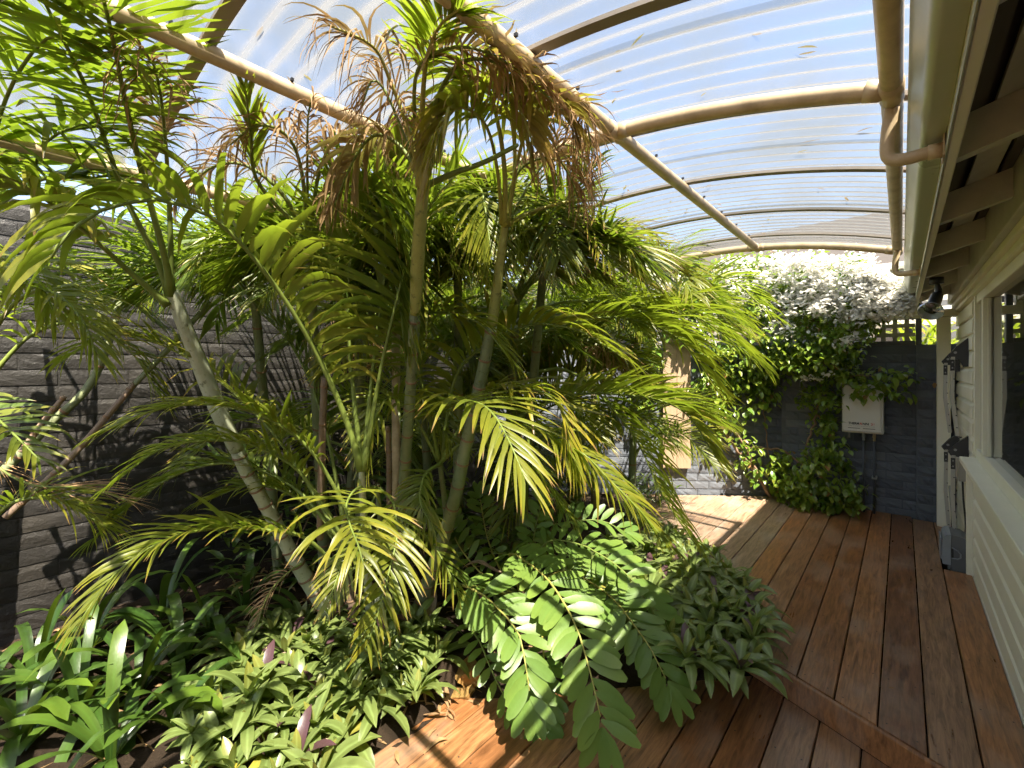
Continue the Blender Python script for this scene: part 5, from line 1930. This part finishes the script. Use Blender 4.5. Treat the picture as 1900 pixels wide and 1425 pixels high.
def shrub(label, c, r, n, L, W, mat='broad', cat='shrub'):
    o = thing('shrub', label, cat, (c[0], c[1], min(c[2] - r[2], 0)))
    d = rsu.normal(0, 1, (n, 3))
    d /= np.linalg.norm(d, axis=1, keepdims=True)
    base = np.array(c) + d * np.array(r) * rsu.uniform(.35, 1, (n, 1)) ** .5
    base[:, 2] = np.maximum(base[:, 2], .02)
    az = rsu.uniform(0, 6.28, n)
    el = rsu.uniform(-.2, .9, n)
    D = np.stack([np.cos(az) * np.cos(el), np.sin(az) * np.cos(el), np.sin(el)], 1)
    Wd_ = np.stack([-np.sin(az), np.cos(az), rsu.normal(0, .3, n)], 1)
    V, F_, T4 = blades(base, D, Wd_, L * rsu.uniform(.7, 1.2, n), W * rsu.uniform(.8, 1.2, n), rsu.uniform(.4, 1.2, n), 4, .2, .08, rsu.uniform(0, .3, n), 0., 'ovate', rsu)
    stuff(joined('leaves', V, F_, T4, M[mat], o))
    st = MB()
    for k in range(6):
        e = base[int(rsu.integers(0, n))]
        st.tube(spline([(c[0], c[1], -.05), (np.array((c[0], c[1], 0.)) + e) / 2 + rsu.normal(0, .02, 3), e], 8), .005, 6)
    stuff(st.build('stems', M['stem'], o, True))
    return o


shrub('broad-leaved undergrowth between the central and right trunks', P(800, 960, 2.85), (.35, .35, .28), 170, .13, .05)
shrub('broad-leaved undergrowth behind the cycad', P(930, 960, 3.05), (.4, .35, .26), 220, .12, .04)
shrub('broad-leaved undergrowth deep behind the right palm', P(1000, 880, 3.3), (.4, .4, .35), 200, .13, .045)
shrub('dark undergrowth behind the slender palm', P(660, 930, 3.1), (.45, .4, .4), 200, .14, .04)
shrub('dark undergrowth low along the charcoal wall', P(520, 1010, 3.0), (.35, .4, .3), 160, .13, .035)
shrub('small tan and green tufted plant at the foot of the sunlit wall', P(1215, 905, 4.7), (.22, .2, .16), 120, .16, .02)
shrub('low leafy plant at the bed edge beside the sunlit boards', P(1185, 960, 4.1), (.2, .2, .12), 90, .14, .02)

# leaf litter on the soil
nl = 700
lx, ly = rsu.uniform(-3.4, -1.4, nl), rsu.uniform(.0, 3.0, nl)
lz = np.array([bed_h(a, b) for a, b in zip(lx, ly)]) + .012
az = rsu.uniform(0, 6.28, nl)
V, F_, T4 = blades(np.stack([lx, ly, lz], 1), np.stack([np.cos(az), np.sin(az), rsu.uniform(-.1, .4, nl)], 1), np.stack([-np.sin(az), np.cos(az), rsu.normal(0, .3, nl)], 1),
                   rsu.uniform(.04, .12, nl), rsu.uniform(.008, .02, nl), .5, 3, .4, .5, .3, rsu.uniform(.6, 1, nl), 'lance', rsu, roof=False)
lit = stuff(joined('leaf_litter', V, F_, T4, M['dry'], None))
lit['label'] = 'dry brown leaf litter on the garden bed'
lit['category'] = 'leaf litter'

# ------------------------------------------------------------------ flowering vine on the back walls
rv = np.random.default_rng(91)
VN = thing('climbing_vine', 'white flowering vine climbing over the back wall and lattice', 'vine', P(1440, 935, 4.75))


def wall_d(u):
    k = (u - 950) / F
    dirv = np.array((k * CS - SN, CS + k * SN))
    if u >= 1459:
        return 5.66 / dirv[1]
    A_ = np.array([[dirv[0], -wd[0]], [dirv[1], -wd[1]]])
    return float(np.linalg.solve(A_, wa)[0])


def poly_px(poly, n):
    us, vs = [p[0] for p in poly], [p[1] for p in poly]
    out = []
    while len(out) < n:
        p = (rv.uniform(min(us), max(us)), rv.uniform(min(vs), max(vs)))
        if inside(p, poly):
            out.append(p)
    return out


def vine_points(poly, n, o0, o1):
    return np.array([P(u, v, wall_d(u) - rv.uniform(o0, o1)) for u, v in poly_px(poly, n)])


def vine_leaves(pts, L=.055, W=.036):
    n = len(pts)
    az = -1.25 + rv.normal(0, 1.0, n)
    el = rv.normal(-.55, .4, n)
    D = np.stack([np.cos(az) * np.cos(el), np.sin(az) * np.cos(el), np.sin(el)], 1)
    Wd_ = np.stack([-np.sin(az), np.cos(az), rv.normal(0, .4, n)], 1)
    return blades(pts, D, Wd_, L * rv.uniform(.7, 1.35, n), W * rv.uniform(.75, 1.3, n), rv.uniform(.3, 1.2, n), 3, .3, .05, rv.uniform(0, .35, n), (rv.random(n) < .02) * .9, 'ovate', rv, roof=False)


def clumped(poly, n, o0, o1, cl=14, sig=.05):
    c = vine_points(poly, max(1, n // cl), o0, o1)
    return np.concatenate([q + rv.normal(0, sig, (cl, 3)) * np.array((1, .7, .8)) for q in c])


regions = [
    ([(1195, 520), (1250, 486), (1400, 474), (1520, 470), (1600, 480), (1640, 500), (1680, 545), (1668, 580), (1610, 600), (1606, 640), (1575, 690), (1500, 705), (1430, 690), (1340, 690), (1290, 640), (1200, 600)], 5200, .02, .30),
    ([(1400, 500), (1640, 500), (1675, 560), (1600, 620), (1560, 680), (1440, 680), (1380, 600)], 2600, .2, .48),
    ([(1315, 680), (1440, 690), (1445, 740), (1425, 765), (1400, 735), (1370, 770), (1345, 760), (1320, 720)], 420, .03, .22),
    ([(1400, 690), (1440, 690), (1442, 770), (1418, 770)], 130, .05, .25),
    ([(1485, 690), (1556, 690), (1552, 730), (1545, 790), (1550, 840), (1505, 840), (1500, 770), (1478, 720)], 440, .03, .22),
    ([(1555, 690), (1640, 684), (1700, 694), (1698, 702), (1650, 712), (1690, 730), (1680, 742), (1640, 725), (1600, 722), (1555, 712)], 210, .10, .34),
    ([(1495, 840), (1560, 820), (1580, 860), (1600, 935), (1560, 946), (1480, 940), (1440, 935), (1450, 890), (1480, 870)], 900, .05, .40),
    ([(1365, 800), (1420, 820), (1480, 835), (1480, 870), (1440, 920), (1400, 900), (1372, 850)], 260, .05, .25),
    ([(1190, 600), (1230, 640), (1215, 760), (1180, 860), (1165, 800), (1170, 640)], 330, .03, .2),
    ([(1290, 690), (1330, 700), (1345, 790), (1380, 850), (1360, 860), (1320, 800), (1295, 740)], 220, .03, .15),
]
allp = np.concatenate([clumped(poly, n, a, b) for poly, n, a, b in regions])
V, F_, T4 = vine_leaves(allp)
stuff(joined('foliage', V, F_, T4, M['vine_leaf'], VN))
# single leaves that hang clear of the mass
sp_ = np.concatenate([vine_points([(1560, 690), (1700, 690), (1695, 742), (1600, 742), (1560, 720)], 60, .15, .36), vine_points([(1490, 850), (1600, 900), (1595, 945), (1460, 945)], 80, .25, .45),
                      vine_points([(1320, 700), (1440, 700), (1430, 790), (1340, 780)], 60, .08, .26), vine_points([(1380, 820), (1470, 840), (1460, 920), (1390, 900)], 40, .1, .28)])
V, F_, T4 = vine_leaves(sp_, .075, .050)
separate('leaf', V, F_, T4, M['vine_leaf'], VN)
# white flowers: small bracts in clusters
fl = np.concatenate([
    clumped([(1500, 475), (1600, 474), (1640, 500), (1690, 555), (1680, 585), (1600, 600), (1540, 580), (1470, 560), (1440, 480)], 3000, .40, .56, 16, .035),
    clumped([(1300, 480), (1500, 472), (1560, 540), (1500, 600), (1340, 560)], 900, .38, .56, 16, .028),
    clumped([(1600, 500), (1640, 505), (1690, 560), (1685, 580), (1620, 575), (1590, 540)], 1500, .50, .60, 16, .035),
    clumped([(1440, 520), (1560, 560), (1600, 640), (1500, 640), (1420, 580)], 420, .34, .50, 14, .03),
    clumped([(1195, 520), (1260, 500), (1310, 540), (1250, 575), (1200, 575)], 420, .18, .34, 14, .035),
    clumped([(1330, 480), (1460, 474), (1440, 540), (1340, 520)], 260, .2, .36, 12, .03),
    clumped([(1430, 605), (1465, 600), (1465, 625), (1440, 628)], 60, .42, .5, 20, .03),
    clumped([(1480, 700), (1560, 690), (1520, 720)], 40, .3, .4, 10, .02)])
n = len(fl)
az, el = rv.uniform(0, 6.28, n), rv.normal(.35, .5, n)
D = np.stack([np.cos(az) * np.cos(el), np.sin(az) * np.cos(el), np.sin(el)], 1)
Wd_ = np.stack([-np.sin(az), np.cos(az), rv.normal(0, .4, n)], 1)
V, F_, T4 = blades(fl, D, Wd_, rv.uniform(.032, .052, n), rv.uniform(.026, .042, n), .4, 2, .3, .1, 0., 0., 'ovate', rv, roof=False)
stuff(joined('flowers', V, F_, T4, M['petal'], VN))


def vstem(pts, r0, r1, off=.06):
    S = spline([P(u, v, wall_d(u) - o) for u, v, o in pts], 24)
    w = rv.normal(0, .006, S.shape)
    MB().tube(S + w, list(np.linspace(r0, r1, 24)), 8).build('stem', M['stem'], VN, True)


vstem([(1440, 940, .10), (1420, 905, .10), (1395, 865, .08), (1370, 835, .07), (1342, 795, .06), (1322, 745, .06), (1312, 690, .06), (1300, 620, .08)], .020, .011)
vstem([(1412, 890, .09), (1392, 850, .09), (1372, 812, .10), (1335, 770, .05), (1330, 700, .05), (1345, 640, .08)], .014, .008)
vstem([(1374, 832, .08), (1410, 830, .11), (1455, 838, .12), (1488, 862, .14), (1500, 880, .2)], .013, .008)
vstem([(1496, 828, .12), (1506, 795, .10), (1514, 770, .10), (1524, 720, .10), (1530, 660, .15)], .011, .008)
vstem([(1450, 940, .12), (1440, 900, .1), (1432, 860, .06), (1420, 800, .05), (1415, 720, .06)], .008, .005)
vstem([(1560, 700, .15), (1600, 696, .2), (1650, 702, .2), (1695, 697, .2)], .005, .003)
vstem([(1560, 610, .3), (1500, 590, .36), (1470, 570, .40), (1455, 600, .38)], .012, .006)

# ------------------------------------------------------------------ plant beyond the pier
pb = thing('strap_leaf_plant', 'bright green arching strap plant beyond the brick pier', 'plant', (.2, 6.5, -.6))
n = 80
az, el = rv.uniform(0, 6.28, n), rv.uniform(.2, 1.2, n)
D = np.stack([np.cos(az) * np.cos(el), np.sin(az) * np.cos(el), np.sin(el)], 1)
V, F_, T4 = blades(np.array((.20, 6.5, 1.50)) + rv.normal(0, .10, (n, 3)), D, np.stack([-np.sin(az), np.cos(az), 0 * az], 1), rv.uniform(.35, .7, n), .035, rv.uniform(.8, 1.8, n), 7, .2, .05, .35, 0., 'strap', rv, roof=False)
separate('leaf', V, F_, T4, M['palm'], pb)
MB().tube([(.20, 6.5, -.62), (.20, 6.5, 1.5)], [.06, .05], 10).build('stem', M['stem'], pb, True)

# ------------------------------------------------------------------ debris on the roof sheets and the deck
nr_ = 150
rx, ry = rv.uniform(-2.2, 0., nr_), rv.uniform(-.2, 3.7, nr_)
rz = roof_z(rx) + TR + .0145 + AMP * 2 + .003
az = rv.uniform(0, 6.28, nr_)
V, F_, T4 = blades(np.stack([rx, ry, rz], 1), np.stack([np.cos(az), np.sin(az), rv.uniform(0, .1, nr_)], 1), np.stack([-np.sin(az), np.cos(az), rv.normal(0, .1, nr_)], 1),
                   rv.uniform(.015, .07, nr_), rv.uniform(.004, .014, nr_), .1, 3, .2, .2, .3, rv.uniform(.6, 1, nr_), 'lance', rv, roof=False)
stuff(joined('roof_litter', V, F_, T4, M['dry'], perg))
nd_ = 90
dx, dy = rv.uniform(-1.5, .3, nd_), rv.uniform(.8, 5.4, nd_)
dzz = np.array([.003 if (y > step_y(x) + .05 and (x > -.57 or y > bed_edge_y(x) + .05)) else ZL + .003 for x, y in zip(dx, dy)])
ok = np.array([(y < step_y(max(x, -.578)) - .08) or (y > (step_y(x) if x > -.57 else bed_edge_y(x)) + .06) for x, y in zip(dx, dy)])
dx, dy, dzz = dx[ok], dy[ok], dzz[ok]
nd_ = len(dx)
az = rv.uniform(0, 6.28, nd_)
V, F_, T4 = blades(np.stack([dx, dy, dzz], 1), np.stack([np.cos(az), np.sin(az), rv.uniform(.0, .12, nd_)], 1), np.stack([-np.sin(az), np.cos(az), rv.normal(0, .1, nd_)], 1),
                   rv.uniform(.008, .045, nd_), rv.uniform(.002, .007, nd_), .1, 3, .3, .15, .3, rv.uniform(.5, 1, nd_), 'lance', rv, roof=False)
stuff(joined('deck_litter', V, F_, T4, M['dry'], deck))
